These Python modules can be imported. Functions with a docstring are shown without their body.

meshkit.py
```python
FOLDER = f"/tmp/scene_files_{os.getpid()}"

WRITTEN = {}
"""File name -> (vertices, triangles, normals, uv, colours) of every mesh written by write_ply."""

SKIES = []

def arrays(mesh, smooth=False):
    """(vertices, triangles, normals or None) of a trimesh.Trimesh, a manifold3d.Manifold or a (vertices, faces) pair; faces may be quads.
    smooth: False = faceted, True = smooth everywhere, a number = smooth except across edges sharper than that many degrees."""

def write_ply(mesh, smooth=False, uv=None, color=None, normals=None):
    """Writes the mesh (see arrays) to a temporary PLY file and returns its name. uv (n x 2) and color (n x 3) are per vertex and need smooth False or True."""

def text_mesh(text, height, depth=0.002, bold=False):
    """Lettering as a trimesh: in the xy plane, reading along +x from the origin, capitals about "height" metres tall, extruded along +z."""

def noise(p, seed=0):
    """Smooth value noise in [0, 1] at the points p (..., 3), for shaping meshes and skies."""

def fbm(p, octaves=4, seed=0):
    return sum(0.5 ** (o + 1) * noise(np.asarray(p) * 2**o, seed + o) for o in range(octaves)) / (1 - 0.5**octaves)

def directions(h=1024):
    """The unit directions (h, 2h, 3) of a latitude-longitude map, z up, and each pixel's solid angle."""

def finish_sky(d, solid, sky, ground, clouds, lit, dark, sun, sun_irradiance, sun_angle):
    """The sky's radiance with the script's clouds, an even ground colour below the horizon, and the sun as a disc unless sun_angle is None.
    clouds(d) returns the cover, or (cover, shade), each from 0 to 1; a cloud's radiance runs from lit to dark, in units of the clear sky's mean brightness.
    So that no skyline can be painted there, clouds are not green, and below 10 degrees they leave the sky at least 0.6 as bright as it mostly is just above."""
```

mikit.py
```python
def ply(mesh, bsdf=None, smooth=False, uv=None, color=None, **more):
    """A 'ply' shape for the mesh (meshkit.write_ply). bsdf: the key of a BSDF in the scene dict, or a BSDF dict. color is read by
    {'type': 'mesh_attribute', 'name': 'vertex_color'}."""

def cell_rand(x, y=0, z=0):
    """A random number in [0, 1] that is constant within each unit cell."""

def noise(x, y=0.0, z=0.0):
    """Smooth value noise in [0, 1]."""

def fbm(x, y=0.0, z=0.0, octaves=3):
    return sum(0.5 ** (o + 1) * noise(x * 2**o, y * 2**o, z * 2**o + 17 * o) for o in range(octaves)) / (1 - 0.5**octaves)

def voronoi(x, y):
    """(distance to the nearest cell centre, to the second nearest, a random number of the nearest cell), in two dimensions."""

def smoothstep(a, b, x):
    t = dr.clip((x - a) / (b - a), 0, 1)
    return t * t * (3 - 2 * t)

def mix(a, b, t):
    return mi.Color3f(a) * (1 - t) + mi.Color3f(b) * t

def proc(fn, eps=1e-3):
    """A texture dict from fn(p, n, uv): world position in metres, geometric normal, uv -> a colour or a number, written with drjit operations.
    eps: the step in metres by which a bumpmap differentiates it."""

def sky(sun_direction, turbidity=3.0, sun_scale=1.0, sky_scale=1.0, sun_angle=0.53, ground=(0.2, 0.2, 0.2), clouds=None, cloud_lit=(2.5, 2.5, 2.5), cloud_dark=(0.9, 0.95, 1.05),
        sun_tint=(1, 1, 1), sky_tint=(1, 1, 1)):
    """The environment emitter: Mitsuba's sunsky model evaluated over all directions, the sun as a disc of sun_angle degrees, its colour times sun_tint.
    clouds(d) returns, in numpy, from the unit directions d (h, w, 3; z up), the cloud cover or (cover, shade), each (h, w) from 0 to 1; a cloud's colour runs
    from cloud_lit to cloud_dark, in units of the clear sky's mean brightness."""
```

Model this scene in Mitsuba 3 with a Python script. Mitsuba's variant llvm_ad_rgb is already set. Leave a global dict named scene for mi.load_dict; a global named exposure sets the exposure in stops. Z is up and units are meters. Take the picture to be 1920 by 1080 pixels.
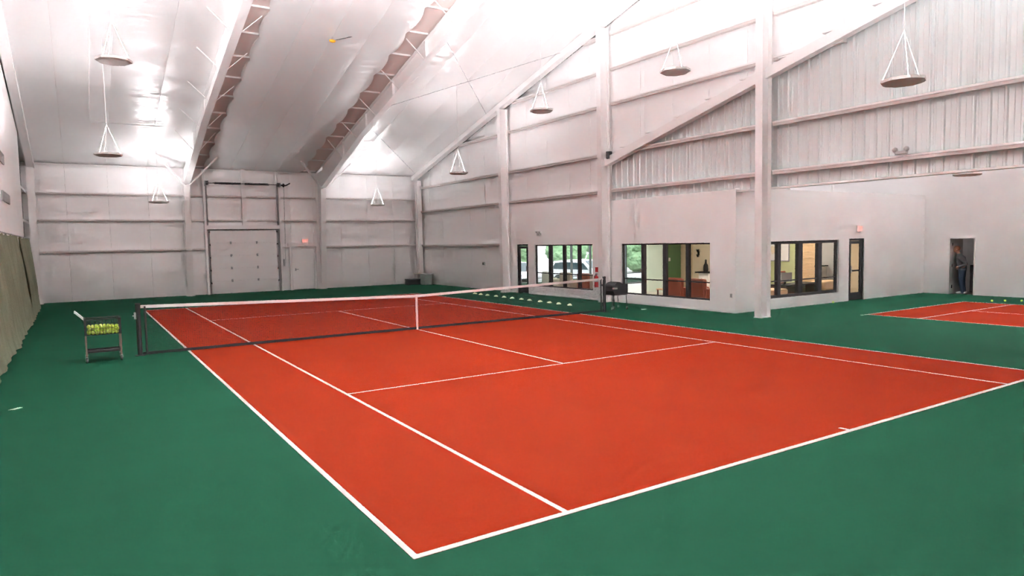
import math, numpy as np, trimesh, mitsuba as mi, mikit, meshkit
import drjit as dr
import manifold3d as m3
from shapely.geometry import Polygon, box as sbox
from mikit import proc, noise, fbm, smoothstep, mix
T = mi.ScalarTransform4f
rng = np.random.default_rng(7)
scene, labels = {}, {}

# ------------------------------------------------------------------ camera, sky, exposure
EYE = np.array([-1.8921, -4.3346, 2.2459])
YAW, PITCH, ROLL, FPX = 0.568143, -0.0680673, -0.0197651, 1266.69
fw = np.array([math.sin(YAW)*math.cos(PITCH), math.cos(YAW)*math.cos(PITCH), math.sin(PITCH)])
rt = np.cross(fw, [0, 0, 1]); rt /= np.linalg.norm(rt); up = np.cross(rt, fw)
up = -math.sin(ROLL)*rt + math.cos(ROLL)*up
scene['camera'] = {'type': 'perspective', 'fov': 2*math.degrees(math.atan(960/FPX)), 'fov_axis': 'x', 'near_clip': .05, 'far_clip': 500.,
                   'to_world': T().look_at(origin=EYE.tolist(), target=(EYE+fw).tolist(), up=up.tolist())}
def clouds(d):
    return 0.75 + 0.25*meshkit.fbm(d*3, 3), 0.3*meshkit.fbm(d*5, 3, 4)
scene['sky'] = mikit.sky((0.3, 0.5, 0.75), turbidity=5, sun_scale=0.0, sky_scale=9.0, ground=(.3, .3, .3), clouds=clouds, cloud_lit=(1.7, 1.75, 1.8), cloud_dark=(1.1, 1.15, 1.2))
LAMP = 95.0                     # radiance of the uplights' reflector faces
# output of the uplights by place: rows from the far wall (28.5) to the near wall (-3), added court centre lamps, second bay; unseen left row boosted for the walls
OUT = {28.5: .55, 20.2: .7, 14.3: .33, 8.3: .26, 2.55: .14, -3.0: 1.3, 'mid': 4.0, 'bay': 4.9, 'left': 9.}
LAMP_COL = (.985, .985, 1.02)
ROOMLIGHT = 14.0
exposure = 1.32

# ------------------------------------------------------------------ materials
def rgb(*c):
    return {'type': 'rgb', 'value': list(c)}
def lin(r, g, b):
    return tuple((c/255/12.92 if c/255 <= .04045 else ((c/255+.055)/1.055)**2.4) for c in (r, g, b))
def mat(name, col, rough=.5, spec=.5, metallic=0., bump=None, **more):
    b = {'type': 'principled', 'base_color': col if isinstance(col, dict) else rgb(*col), 'roughness': rough, 'specular': spec, 'metallic': metallic, **more}
    if bump:
        b = {'type': 'bumpmap', 'arbitrary': bump[0], 'scale': bump[1], 'bsdf': b}
    scene[name] = {'type': 'twosided', 'bsdf': b}
    return name

GREEN, ORANGE = (.0017, .0195, .0096), (.148, .0112, .0026)
def f_turf(p, n, uv):
    a = fbm(p.x*1.1, p.y*1.1, 3.0, 4); g = noise(p.x*60, p.y*60, 1.0); s = fbm(p.x*.35, p.y*2.2, 9.0, 3)
    k = 0.86 + .16*a + .1*(g-.5) + .16*(s-.5)
    return mi.Color3f(GREEN[0], GREEN[1], GREEN[2])*k
def f_clay(p, n, uv):
    a = fbm(p.x*.9, p.y*.9, 5.0, 4); g = noise(p.x*70, p.y*70, 2.0)
    k = .9 + .14*a + .07*(g-.5)
    return mi.Color3f(ORANGE[0], ORANGE[1], ORANGE[2])*k
def f_line(p, n, uv):
    k = .92+.12*fbm(p.x*4, p.y*4, 1.0, 3)
    return mi.Color3f(.40, .39, .38)*k
def f_grain(p, n, uv):
    return noise(p.x*90, p.y*90, p.z*90)
mat('m_turf', proc(f_turf), .9, .05)
mat('m_clay', proc(f_clay), .9, .05)
mat('m_line', proc(f_line), .7, .3)
def f_wrinkle(p, n, uv):
    a = fbm(p.x*1.2, p.y*5.5, p.z*5.5, 3); b = noise(p.x*.5, p.y*.8, 4.0)
    return a*smoothstep(.25, .8, b)
mat('m_roof_liner', (.90, .88, .87), .34, .5, .22, bump=(proc(f_wrinkle, eps=.02), .055))
def f_wrinkle2(p, n, uv):
    return fbm((p.x+p.y)*2.5, p.z*2.0, 1.0, 3)
mat('m_wall_liner', (.93, .91, .905), .45, .4, bump=(proc(f_wrinkle2, eps=.02), .03))
mat('m_steel_white', (.88, .85, .84), .5, .4)
mat('m_girt', (.86, .83, .82), .5, .4)
mat('m_girt_shade', (.64, .59, .57), .6, .3)  # darker tone puts the shade below the girt lips into the colour
mat('m_deck', (.80, .68, .64), .7, .2)
mat('m_metal_panel', (.62, .655, .65), .42, .5)
def f_dry(p, n, uv):
    k = .97+.05*fbm(p.x*1.5+p.y*1.3, p.z*1.5, 2.0, 3)
    return mi.Color3f(.92, .90, .895)*k
mat('m_drywall', proc(f_dry), .75, .2)
mat('m_white', (.84, .82, .81), .5, .4)
mat('m_black', (.006, .006, .0065), .5, .2)
mat('m_darkgrey', (.04, .04, .042), .5, .3)
mat('m_grey', (.33, .335, .34), .5, .4)
mat('m_shell', (.45, .44, .43), .8, .2)
def f_curtain(p, n, uv):
    a = fbm(p.y*9, p.z*1.2, p.x*9, 4); w = noise(p.y*120, p.z*120, 1.0)
    return mix((.10, .115, .07), (.19, .205, .14), a)*(.85+.3*w)
mat('m_curtain', proc(f_curtain), .85, .2)
mat('m_tape', (.80, .79, .78), .7, .2)
mat('m_net', (.008, .0085, .009), .8, .1)
mat('m_tray', (.56, .54, .52), .45, .4)
mat('m_cable', (.86, .84, .83), .5, .4)
def f_ball(p, n, uv):
    return mi.Color3f(.72, .90, .14)*(.8+.4*noise(p.x*300, p.y*300, p.z*300))
mat('m_ball', proc(f_ball), .9, .1)
mat('m_marker', (.82, .84, .60), .6, .3)
mat('m_brownleg', (.16, .10, .08), .45, .4)
mat('m_chrome', (.62, .62, .61), .3, .5, 1.0)
mat('m_red', (.50, .02, .025), .35, .5)
mat('m_orange', (.85, .38, .02), .5, .3)
mat('m_leather', (.22, .062, .032), .45, .4)
mat('m_tan', (.62, .42, .25), .6, .3)
mat('m_beige_cloth', (.42, .38, .31), .8, .2)
mat('m_grey_cloth', (.36, .38, .33), .8, .2)
mat('m_dark_brown', (.07, .035, .028), .5, .3)
mat('m_paint_pale', (.56, .68, .60), .7, .2)
mat('m_paint_shade', (.075, .15, .062), .7, .2)  # shaded side of the pale green block, darkened by colour
mat('m_paint_sage', (.36, .40, .23), .7, .2)
mat('m_paint_cream', (.74, .66, .52), .7, .2)
mat('m_paint_beige', (.60, .50, .36), .7, .2)
def f_wood(p, n, uv):
    a = fbm(p.y*2, p.z*22, p.x*2, 4)
    return mix((.42, .28, .16), (.60, .43, .27), a)
mat('m_wood', proc(f_wood), .5, .3)
mat('m_tile', (.42, .39, .36), .35, .5)
mat('m_paper', (.62, .62, .66), .6, .3)
mat('m_ink', (.20, .20, .24), .6, .3)
mat('m_tote', (.36, .37, .36), .5, .4)
mat('m_binlid', (.60, .62, .56), .5, .4)
mat('m_bingreen', (.20, .25, .22), .5, .4)
mat('m_skin', (.52, .26, .17), .5, .3)
mat('m_hair', (.20, .085, .04), .7, .2)
mat('m_jacket', (.075, .08, .085), .8, .2)
mat('m_jeans', (.010, .017, .030), .8, .2)
mat('m_bag', (.012, .012, .014), .6, .2)
mat('m_vent', (.42, .40, .40), .5, .4)
mat('m_speck', (.66, .70, .60), .7, .2)
def f_asphalt(p, n, uv):
    return mi.Color3f(.30, .30, .30)*(.8+.4*fbm(p.x*3, p.y*3, 1.0, 3))
mat('m_asphalt', proc(f_asphalt), .8, .2)
def f_leaf(p, n, uv):
    return mix((.10, .20, .10), (.26, .40, .22), fbm(p.x*2.5, p.y*2.5, p.z*2.5, 4))
mat('m_leaf', proc(f_leaf), .8, .2)
mat('m_bark', (.16, .12, .09), .9, .1)
mat('m_car_white', (.80, .82, .84), .25, .5, clearcoat=.8)
mat('m_car_glass', (.03, .06, .07), .1, .5)
mat('m_mull', (.12, .15, .16), .4, .4)
scene['m_glass'] = {'type': 'thindielectric', 'int_ior': 1.45}
EM = {'type': 'diffuse', 'reflectance': rgb(.8, .8, .8)}
scene['m_emit'] = EM

# ------------------------------------------------------------------ mesh helpers
BF = np.array([[0, 2, 3], [0, 3, 1], [4, 5, 7], [4, 7, 6], [0, 1, 5], [0, 5, 4], [2, 6, 7], [2, 7, 3], [0, 4, 6], [0, 6, 2], [1, 3, 7], [1, 7, 5]])
BF = BF[:, ::-1].copy()
def box(x0, x1, y0, y1, z0, z1):
    x0, x1 = min(x0, x1), max(x0, x1); y0, y1 = min(y0, y1), max(y0, y1); z0, z1 = min(z0, z1), max(z0, z1)
    v = np.array([[x, y, z] for z in (z0, z1) for y in (y0, y1) for x in (x0, x1)], float)
    m = trimesh.Trimesh(v, BF, process=False)
    if m.volume < 0: m.invert()
    return m
def cat(*ms):
    ms = [a for m in ms for a in (m if isinstance(m, (list, tuple)) else [m])]
    v, f, o = [], [], 0
    for m in ms:
        v.append(np.asarray(m.vertices)); f.append(np.asarray(m.faces)+o); o += len(m.vertices)
    return trimesh.Trimesh(np.vstack(v), np.vstack(f), process=False)
def tube(pts, r, n=8, cap=True):
    p = np.asarray(pts, float); k = len(p)
    t = np.gradient(p, axis=0); t /= np.linalg.norm(t, axis=1, keepdims=True)
    ref = np.array([0, 0, 1.]) if abs(t[0, 2]) < .9 else np.array([1., 0, 0])
    a = np.cross(t, ref); a /= np.linalg.norm(a, axis=1, keepdims=True); b = np.cross(t, a)
    r = np.broadcast_to(r, (k,))
    an = np.arange(n)*2*np.pi/n
    v = (p[:, None]+r[:, None, None]*(np.cos(an)[None, :, None]*a[:, None]+np.sin(an)[None, :, None]*b[:, None])).reshape(-1, 3)
    f = []
    for i in range(k-1):
        for j in range(n):
            q = [i*n+j, i*n+(j+1) % n, (i+1)*n+(j+1) % n, (i+1)*n+j]
            f += [[q[0], q[1], q[2]], [q[0], q[2], q[3]]]
    if cap:
        v = np.vstack([v, p[0], p[-1]])
        for j in range(n):
            f += [[k*n, (j+1) % n, j], [k*n+1, (k-1)*n+j, (k-1)*n+(j+1) % n]]
    m = trimesh.Trimesh(v, np.array(f), process=False)
    if m.volume < 0: m.invert()
    return m
def bar(p, q, w, h, upv=(0, 0, 1)):
    """A rectangular bar from p to q, w wide and h deep."""
    p, q = np.asarray(p, float), np.asarray(q, float); d = q-p; L = np.linalg.norm(d); d /= L
    s = np.cross(d, upv); s /= np.linalg.norm(s); u = np.cross(s, d)
    m = box(-w/2, w/2, 0, L, -h/2, h/2)
    m.vertices = p+m.vertices[:, :1]*s+m.vertices[:, 1:2]*d+m.vertices[:, 2:]*u
    return m
def extr(poly, O, U, V, W, t):
    """Shapely polygon in (u,v) extruded by t along W."""
    m = trimesh.creation.extrude_polygon(poly, t, engine='earcut')
    c = np.asarray(m.vertices); O, U, V, W = (np.asarray(a, float) for a in (O, U, V, W))
    v = O+c[:, :1]*U+c[:, 1:2]*V+c[:, 2:]*W
    m = trimesh.Trimesh(v, m.faces, process=False)
    if m.volume < 0: m.invert()
    return m
def sheet(fn, nu, nv, thick):
    """Closed sheet: fn(u,v)->front points (n,3) for u,v in [0,1]; thick: vector to the back face."""
    u, v = np.meshgrid(np.linspace(0, 1, nu+1), np.linspace(0, 1, nv+1), indexing='ij')
    P = fn(u.ravel(), v.ravel()); n = len(P)
    B = P+np.asarray(thick, float)
    idx = np.arange(n).reshape(nu+1, nv+1)
    a, b, c, d = idx[:-1, :-1].ravel(), idx[1:, :-1].ravel(), idx[1:, 1:].ravel(), idx[:-1, 1:].ravel()
    F = np.vstack([np.stack([a, b, c], 1), np.stack([a, c, d], 1)])
    F2 = F[:, ::-1]+n
    ring = np.concatenate([idx[:, 0], idx[-1, 1:], idx[-2::-1, -1], idx[0, -2:0:-1]])
    r2 = np.roll(ring, -1)
    S = np.vstack([np.stack([ring, ring+n, r2], 1), np.stack([r2, ring+n, r2+n], 1)])
    m = trimesh.Trimesh(np.vstack([P, B]), np.vstack([F, F2, S]), process=False)
    if m.volume < 0: m.invert()
    return m
def rbox(x0, x1, y0, y1, z0, z1, r=.03, n=12):
    s = m3.Manifold.sphere(r, n)
    ms = [s.translate([x, y, z]) for x in (x0+r, x1-r) for y in (y0+r, y1-r) for z in (z0+r, z1-r)]
    return tm(m3.Manifold.batch_hull(ms))
def tm(m):
    a = m.to_mesh(); return trimesh.Trimesh(np.asarray(a.vert_properties)[:, :3], np.asarray(a.tri_verts), process=False)
def lathe(prof, n=16):
    """Profile (r,z) revolved about z."""
    p = np.asarray(prof, float); an = np.arange(n)*2*np.pi/n; k = len(p)
    v = np.stack([p[:, 0][:, None]*np.cos(an), p[:, 0][:, None]*np.sin(an), np.repeat(p[:, 1:2], n, 1)], -1).reshape(-1, 3)
    f = []
    for i in range(k-1):
        for j in range(n):
            q = [i*n+j, i*n+(j+1) % n, (i+1)*n+(j+1) % n, (i+1)*n+j]
            f += [[q[0], q[1], q[2]], [q[0], q[2], q[3]]]
    return trimesh.Trimesh(v, np.array(f), process=False)
def moved(m, x=0, y=0, z=0, rz=0):
    m = m.copy()
    if rz:
        c, s = math.cos(rz), math.sin(rz)
        v = np.asarray(m.vertices); m.vertices = np.stack([c*v[:, 0]-s*v[:, 1], s*v[:, 0]+c*v[:, 1], v[:, 2]], 1)
    m.vertices = np.asarray(m.vertices)+[x, y, z]
    return m

used = {}
def name(base):
    k = used.get(base, 0); used[base] = k+1
    return base if k == 0 else f'{base}_{k:03d}'
def say(key, label=None, cat_=None, group=None, kind=None):
    d = {}
    if label: d['label'] = label
    if cat_: d['category'] = cat_
    if group: d['group'] = group
    if kind: d['kind'] = kind
    if d: labels[key] = d
def thing(base, label, cat_, group=None, kind=None):
    k = name(base); say(k, label, cat_, group, kind); return k
def put(base, mesh, bsdf, parent=None, label=None, cat_=None, group=None, kind=None, smooth=False, **more):
    k = name(f'{parent}__{base}' if parent else base)
    scene[k] = mesh if isinstance(mesh, dict) else mikit.ply(mesh, bsdf, smooth, **more)
    say(k, label, cat_, group, kind)
    return k

# ------------------------------------------------------------------ dimensions
X0, X1 = -3.8, 14.5            # liner faces of the two gable walls
Y0, Y1 = -5.3, 31.05           # liner faces of near and far wall
YR, ZR, SL = 12.8, 10.5, .2465 # ridge
def rz(y):
    return ZR-SL*np.abs(np.asarray(y, float)-YR)
def beamz(y):                  # underside of the sloping beam on the right wall
    return 4.9+.2475*(14.5-np.asarray(y, float))
XB, YB = 25.2, 8.9             # second bay: back wall, end wall of the lounge block
HB = 3.66

# ------------------------------------------------------------------ structure: floor and court
floor = put('floor', box(-4.1, 25.6, -5.7, 31.4, -.12, 0), 'm_turf', label='green hard court floor around the orange court', cat_='floor', kind='structure')
put('floor_lounge', box(14.56, 24.2, 9.06, 21.3, 0, .012), 'm_tile', label='tiled lounge floor behind the windows of the white block', cat_='floor', kind='structure')

def rects(xa, xb, ya, yb, z, t=.002):
    return box(xa, xb, ya, yb, z-t, z)
court = thing('tennis_court', 'large orange tennis court with white lines under the net', 'tennis court', kind='structure')
put('playing_surface', box(0, 10.97, 0, 23.77, 0, .003), 'm_clay', court)
zl = .005
L = .05
for b, r in [('baseline', (0, 10.97, 0, .06)), ('baseline', (0, 10.97, 23.71, 23.77)), ('doubles_sideline', (0, L, .06, 23.71)), ('doubles_sideline', (10.97-L, 10.97, .06, 23.71)),
             ('singles_sideline', (1.37, 1.37+L, .06, 23.71)), ('singles_sideline', (9.6-L, 9.6, .06, 23.71)), ('service_line', (1.42, 9.55, 5.485, 5.485+L)),
             ('service_line', (1.42, 9.55, 18.285-L, 18.285)), ('centre_service_line', (5.485-L/2, 5.485+L/2, 5.535, 18.235)), ('centre_mark', (5.485-L/2, 5.485+L/2, .06, .17)),
             ('centre_mark', (5.485-L/2, 5.485+L/2, 23.6, 23.71))]:
    put(b, rects(*r, zl), 'm_line', court)
c2 = thing('tennis_court', 'small orange court with white lines in the second bay, partly cut by the right edge', 'tennis court', kind='structure')
put('playing_surface', box(16.75, 22.45, -4.6, 6.3, 0, .003), 'm_clay', c2)
for b, r in [('baseline', (16.45, 22.45, 6.25, 6.3)), ('doubles_sideline', (16.75, 16.8, -4.6, 6.25)), ('doubles_sideline', (22.4, 22.45, -4.6, 6.25)), ('cross_line', (16.8, 22.4, 4.86, 4.91)), ('centre_line', (19.62, 19.67, -4.6, 4.86))]:
    put(b, rects(*r, zl), 'm_line', c2)

# ------------------------------------------------------------------ ceiling: quilted liner strips under the roof
ceil = 'ceiling'
def roofslab(x0, x1, dz, t):
    a = sbox(0, 0, 1, 1)
    pts = [(Y0-.2, rz(Y0-.2)+dz), (YR, ZR+dz), (Y1+.2, rz(Y1+.2)+dz), (Y1+.2, rz(Y1+.2)+dz+t), (YR, ZR+dz+t), (Y0-.2, rz(Y0-.2)+dz+t)]
    return extr(Polygon(pts), (x0, 0, 0), (0, 1, 0), (0, 0, 1), (1, 0, 0), x1-x0)
put(ceil, roofslab(X0-.3, X1+.4, .15, .12), 'm_deck', label='white sloping roof lining of the tennis hall', cat_='ceiling', kind='structure')
PUR = 1.51
def strip(xa, xb, ya, yb, seed):
    Ls = abs(yb-ya)
    nb = int(round(Ls/PUR))
    def fn(u, v):
        x = xa+(xb-xa)*u; y = ya+(yb-ya)*v
        sc = .13*np.abs(np.sin(np.pi*v*nb))**.7-.05      # the free edges beside the roof beams hang in scallops
        if abs(xa-3.36) < .01: x = x-sc*(1-u)
        if abs(xb-7.92) < .01: x = x+sc*u
        sag = .035*np.abs(np.sin(np.pi*v*nb))**.8*(.55+.45*np.sin(np.pi*u)**.5)-.02
        edge = .012*(1-np.sin(np.pi*u)**.35)
        w = .022*(meshkit.fbm(np.stack([x*.8, y*2.2, x*0+seed], -1), 3, seed)-.5)
        return np.stack([x, y, rz(y)-sag+edge+w-.005], -1)
    return sheet(fn, 8, nb*5, (0, 0, .03))
XS = [X0, -2.25, -.66, .92, 2.5, 3.36, 4.5, 5.6, 6.75, 7.92, 8.72, 10.17, 11.61, 13.05, X1]
seed = 0
for a, b in zip(XS[:-1], XS[1:]):
    if (a, b) in ((2.5, 3.36), (7.92, 8.72)): continue
    for ya, yb in ((Y1, YR), (Y0, YR)):
        seed += 1
        put('liner_panel', strip(a+.002, b-.002, ya, yb, seed), 'm_roof_liner', ceil, smooth=50)
nP = int(round((Y1-YR)/PUR))
for sgn in (1, -1):
    for i in range(nP+1):
        y = YR+sgn*i*PUR*(Y1-YR)/(nP*PUR)
        if i == 0 and sgn < 0: continue
        zc = float(rz(y))
        for xa, xb in ((2.5, 3.45), (7.8, 8.72)):
            put('purlin', box(xa, xb, y-.02, y+.02, zc+.09, zc+.15), 'm_girt', ceil)

# ------------------------------------------------------------------ walls
def padded(u0, u1, zb, zt, zg, place, seed, nu=5, thick=(0, 0, 0), amp=.035):
    """Liner strip pillowed between the girts at heights zg; place(u, z, d) -> points, d towards the hall."""
    def fn(a, v):
        u = u0+(u1-u0)*a; lo, hi = zb(u), zt(u); z = lo+(hi-lo)*v
        g = np.array(sorted(zg)); k = np.clip(np.searchsorted(g, z)-1, 0, len(g)-2)
        tt = np.clip((z-g[k])/(g[k+1]-g[k]), 0, 1)
        d = amp*np.sin(np.pi*tt)**.7*(.4+.6*np.sin(np.pi*a)**.5) + .02*(meshkit.fbm(np.stack([u*.9, z*.9, z*0+seed], -1), 3, seed)-.5)-.03
        return place(u, z, d)
    return sheet(fn, nu, 34, thick)
put('wall_backing', box(X0-.3, X1+.4, Y1+.17, Y1+.22, -.02, 6.3), 'm_shell', label='added unseen backing behind the far wall that keeps sky light out', cat_='wall', kind='structure')  # added to stop sky light leaking in around the far doors
GF = [0, 2.25, 3.62, 4.78, 6.05]
far = put('wall_far', extr(Polygon([(X0-.3, -.02), (X1+.4, -.02), (X1+.4, 6.3), (X0-.3, 6.3)]).difference(sbox(3.42, -.1, 6.6, 3.12)).difference(sbox(7.32, -.1, 8.46, 2.17)), (0, Y1+.04, 0), (1, 0, 0), (0, 0, 1), (0, 1, 0), .12),
          'm_shell', label='far wall of white quilted lining behind the overhead door', cat_='wall', kind='structure')
for i, (a, b, z0) in enumerate([(X0, -2.25, 0), (-2.25, -.66, 0), (-.66, .92, 0), (.92, 2.5, 0), (2.5, 3.42, 0), (3.42, 5.0, 3.14), (5.0, 6.6, 3.14), (6.6, 7.32, 0), (7.32, 8.46, 2.18), (8.46, 9.95, 0), (9.95, 11.45, 0), (11.45, 12.95, 0), (12.95, X1, 0)]):
    put('liner_panel', padded(a+.003, b-.003, lambda u: 0*u+z0, lambda u: 0*u+6.02, GF, lambda u, z, d: np.stack([u, Y1-d, z], -1), 40+i, thick=(0, .035, 0)), 'm_wall_liner', far, smooth=50)
def girt_x(xa, xb, z, y=30.86, yb=31.04):
    return cat(box(xa, xb, y, yb, z-.012, z), box(xa, xb, y, y+.012, z-.04, z-.012))
def shade_x(xa, xb, z, y=30.875, yb=31.02):
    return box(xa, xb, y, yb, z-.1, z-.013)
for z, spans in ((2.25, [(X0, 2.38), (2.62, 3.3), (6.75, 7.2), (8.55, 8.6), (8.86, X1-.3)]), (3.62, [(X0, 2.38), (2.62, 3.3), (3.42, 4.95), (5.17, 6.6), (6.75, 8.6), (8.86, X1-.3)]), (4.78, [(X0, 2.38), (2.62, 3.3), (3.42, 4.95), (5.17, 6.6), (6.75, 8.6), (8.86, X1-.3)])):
    for a, b in spans: put('web', shade_x(a, b, z), 'm_girt_shade', put('girt', girt_x(a, b, z), 'm_girt', far), label='painted shade strip under the lip')  # this web is a dark strip standing in for shade under the lip
put('eave_strut', girt_x(X0, X1, 6.0), 'm_girt', far)

right = put('wall_right', cat(extr(Polygon([(21.4, -.02), (Y1+.16, -.02), (Y1+.16, float(rz(Y1+.16))+.2), (YR, ZR+.2), (Y0-.16, float(rz(Y0-.16))+.2), (Y0-.16, 3.62), (21.4, 3.62)]), (X1+.13, 0, 0), (0, 1, 0), (0, 0, 1), (1, 0, 0), .1)),
            'm_shell', label='long right wall, white lining above grey corrugated sheet', cat_='wall', kind='structure')
GR = [0, 2.2, 4.08, 5.4, 7.15, 8.37, 9.6, 10.6]
ys = [Y1, 29.6, 28.1, 26.6, 25.1, 23.6, 22.1, 21.45, 20.0, 18.5, 17.0, 15.7, 14.5, 13.0, 12.8, 11.5, 10., 8.6, 7.2, 5.7, 4.2, 2.6]
for i, (a, b) in enumerate(zip(ys[:-1], ys[1:])):
    if a > 21.46: zb = lambda u: 0*u
    elif a > 14.55: zb = lambda u: 0*u+3.6
    else: zb = lambda u: np.minimum(beamz(u)+.18, rz(u)-.16)
    put('liner_panel', padded(a-.003, b+.003, zb, lambda u: rz(u)-.13, GR, lambda u, z, d: np.stack([X1-d, u, z], -1), 80+i, thick=(.035, 0, 0)), 'm_wall_liner', right, smooth=50)
def girt_y(ya, yb, z, x=14.31, xb=14.5):
    return cat(box(x, xb, ya, yb, z-.012, z), box(x, x+.012, ya, yb, z-.045, z-.012))
COLY = [22.0, 14.75, 7.85]
for z in GR[1:-1]:
    spans = []
    if z < 3: spans = [(21.45, 30.5)]
    elif z < 6.0: spans = [(21.45, 30.5), (14.65, 21.15), (7.9, 14.35), (Y0, 7.62)]
    else:
        lim = YR+(ZR-z-.15)/SL; lo = YR-(ZR-z-.15)/SL
        spans = [(max(a, lo), min(b, lim)) for a, b in ((21.45, 30.5), (14.65, 21.15), (7.9, 14.35), (lo, 7.62)) if min(b, lim) > max(a, lo)+.1]
    for a, b in spans:
        if z < 7.5 and z > 6 and a < 5: a = 5.6
        put('web', box(14.335, 14.47, a, b, z-.12, z-.013), 'm_girt_shade', put('girt', girt_y(a, b, z), 'm_girt', right), label='painted shade strip under the lip')  # dark strip painted as the shadow line below each right wall girt
# corrugated sheets with trapezoid ribs
RIB = .305
def corr(ya, yb, zb, zt):
    ys_, xs_ = [], []
    k0, k1 = int(math.floor(ya/RIB)), int(math.ceil(yb/RIB))
    prof = []
    for k in range(k0, k1+1):
        c = k*RIB
        prof += [(c-.045, 0), (c-.02, .034), (c+.02, .034), (c+.045, 0), (c+.145, 0), (c+.155, .006), (c+.165, 0)]
    prof = [p for p in prof if ya < p[0] < yb]
    prof = [(ya, 0)]+prof+[(yb, 0)]
    y = np.array([p[0] for p in prof]); x = X1+.07-np.array([p[1] for p in prof])
    lo, hi = zb(y), zt(y); n = len(y)
    v = np.vstack([np.stack([x, y, lo], 1), np.stack([x, y, hi], 1), np.stack([x+.012, y, lo], 1), np.stack([x+.012, y, hi], 1)])
    f = []
    for i in range(n-1):
        for o, r in ((0, 1), (2*n, -1)):
            q = [[o+i, o+i+1, o+n+i+1], [o+i, o+n+i+1, o+n+i]]
            f += [t[::r] for t in q]
        f += [[i, 2*n+i, i+1], [i+1, 2*n+i, 2*n+i+1]]
    return trimesh.Trimesh(v, np.array(f), process=False)
yy = 14.55; i = 0
while yy > Y0+.05:
    a = max(yy-.915, Y0)
    put('metal_panel', corr(a+.002, yy-.002, lambda u: 0*u+3.6+(0.0), lambda u: np.minimum(beamz(u)+.2, rz(u)-.05)), 'm_metal_panel', right)
    yy = a
put('bottom_trim', box(14.42, 14.62, Y0, 8.88, 3.57, 3.62), 'm_girt', right)
put('closure_strip', cat(extr(Polygon([(Y1, float(rz(Y1))-.16), (YR, ZR-.16), (YR, ZR+.1), (Y1, float(rz(Y1))+.1)]), (X1+.09, 0, 0), (0, 1, 0), (0, 0, 1), (1, 0, 0), .02)), 'm_black', right)

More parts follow.
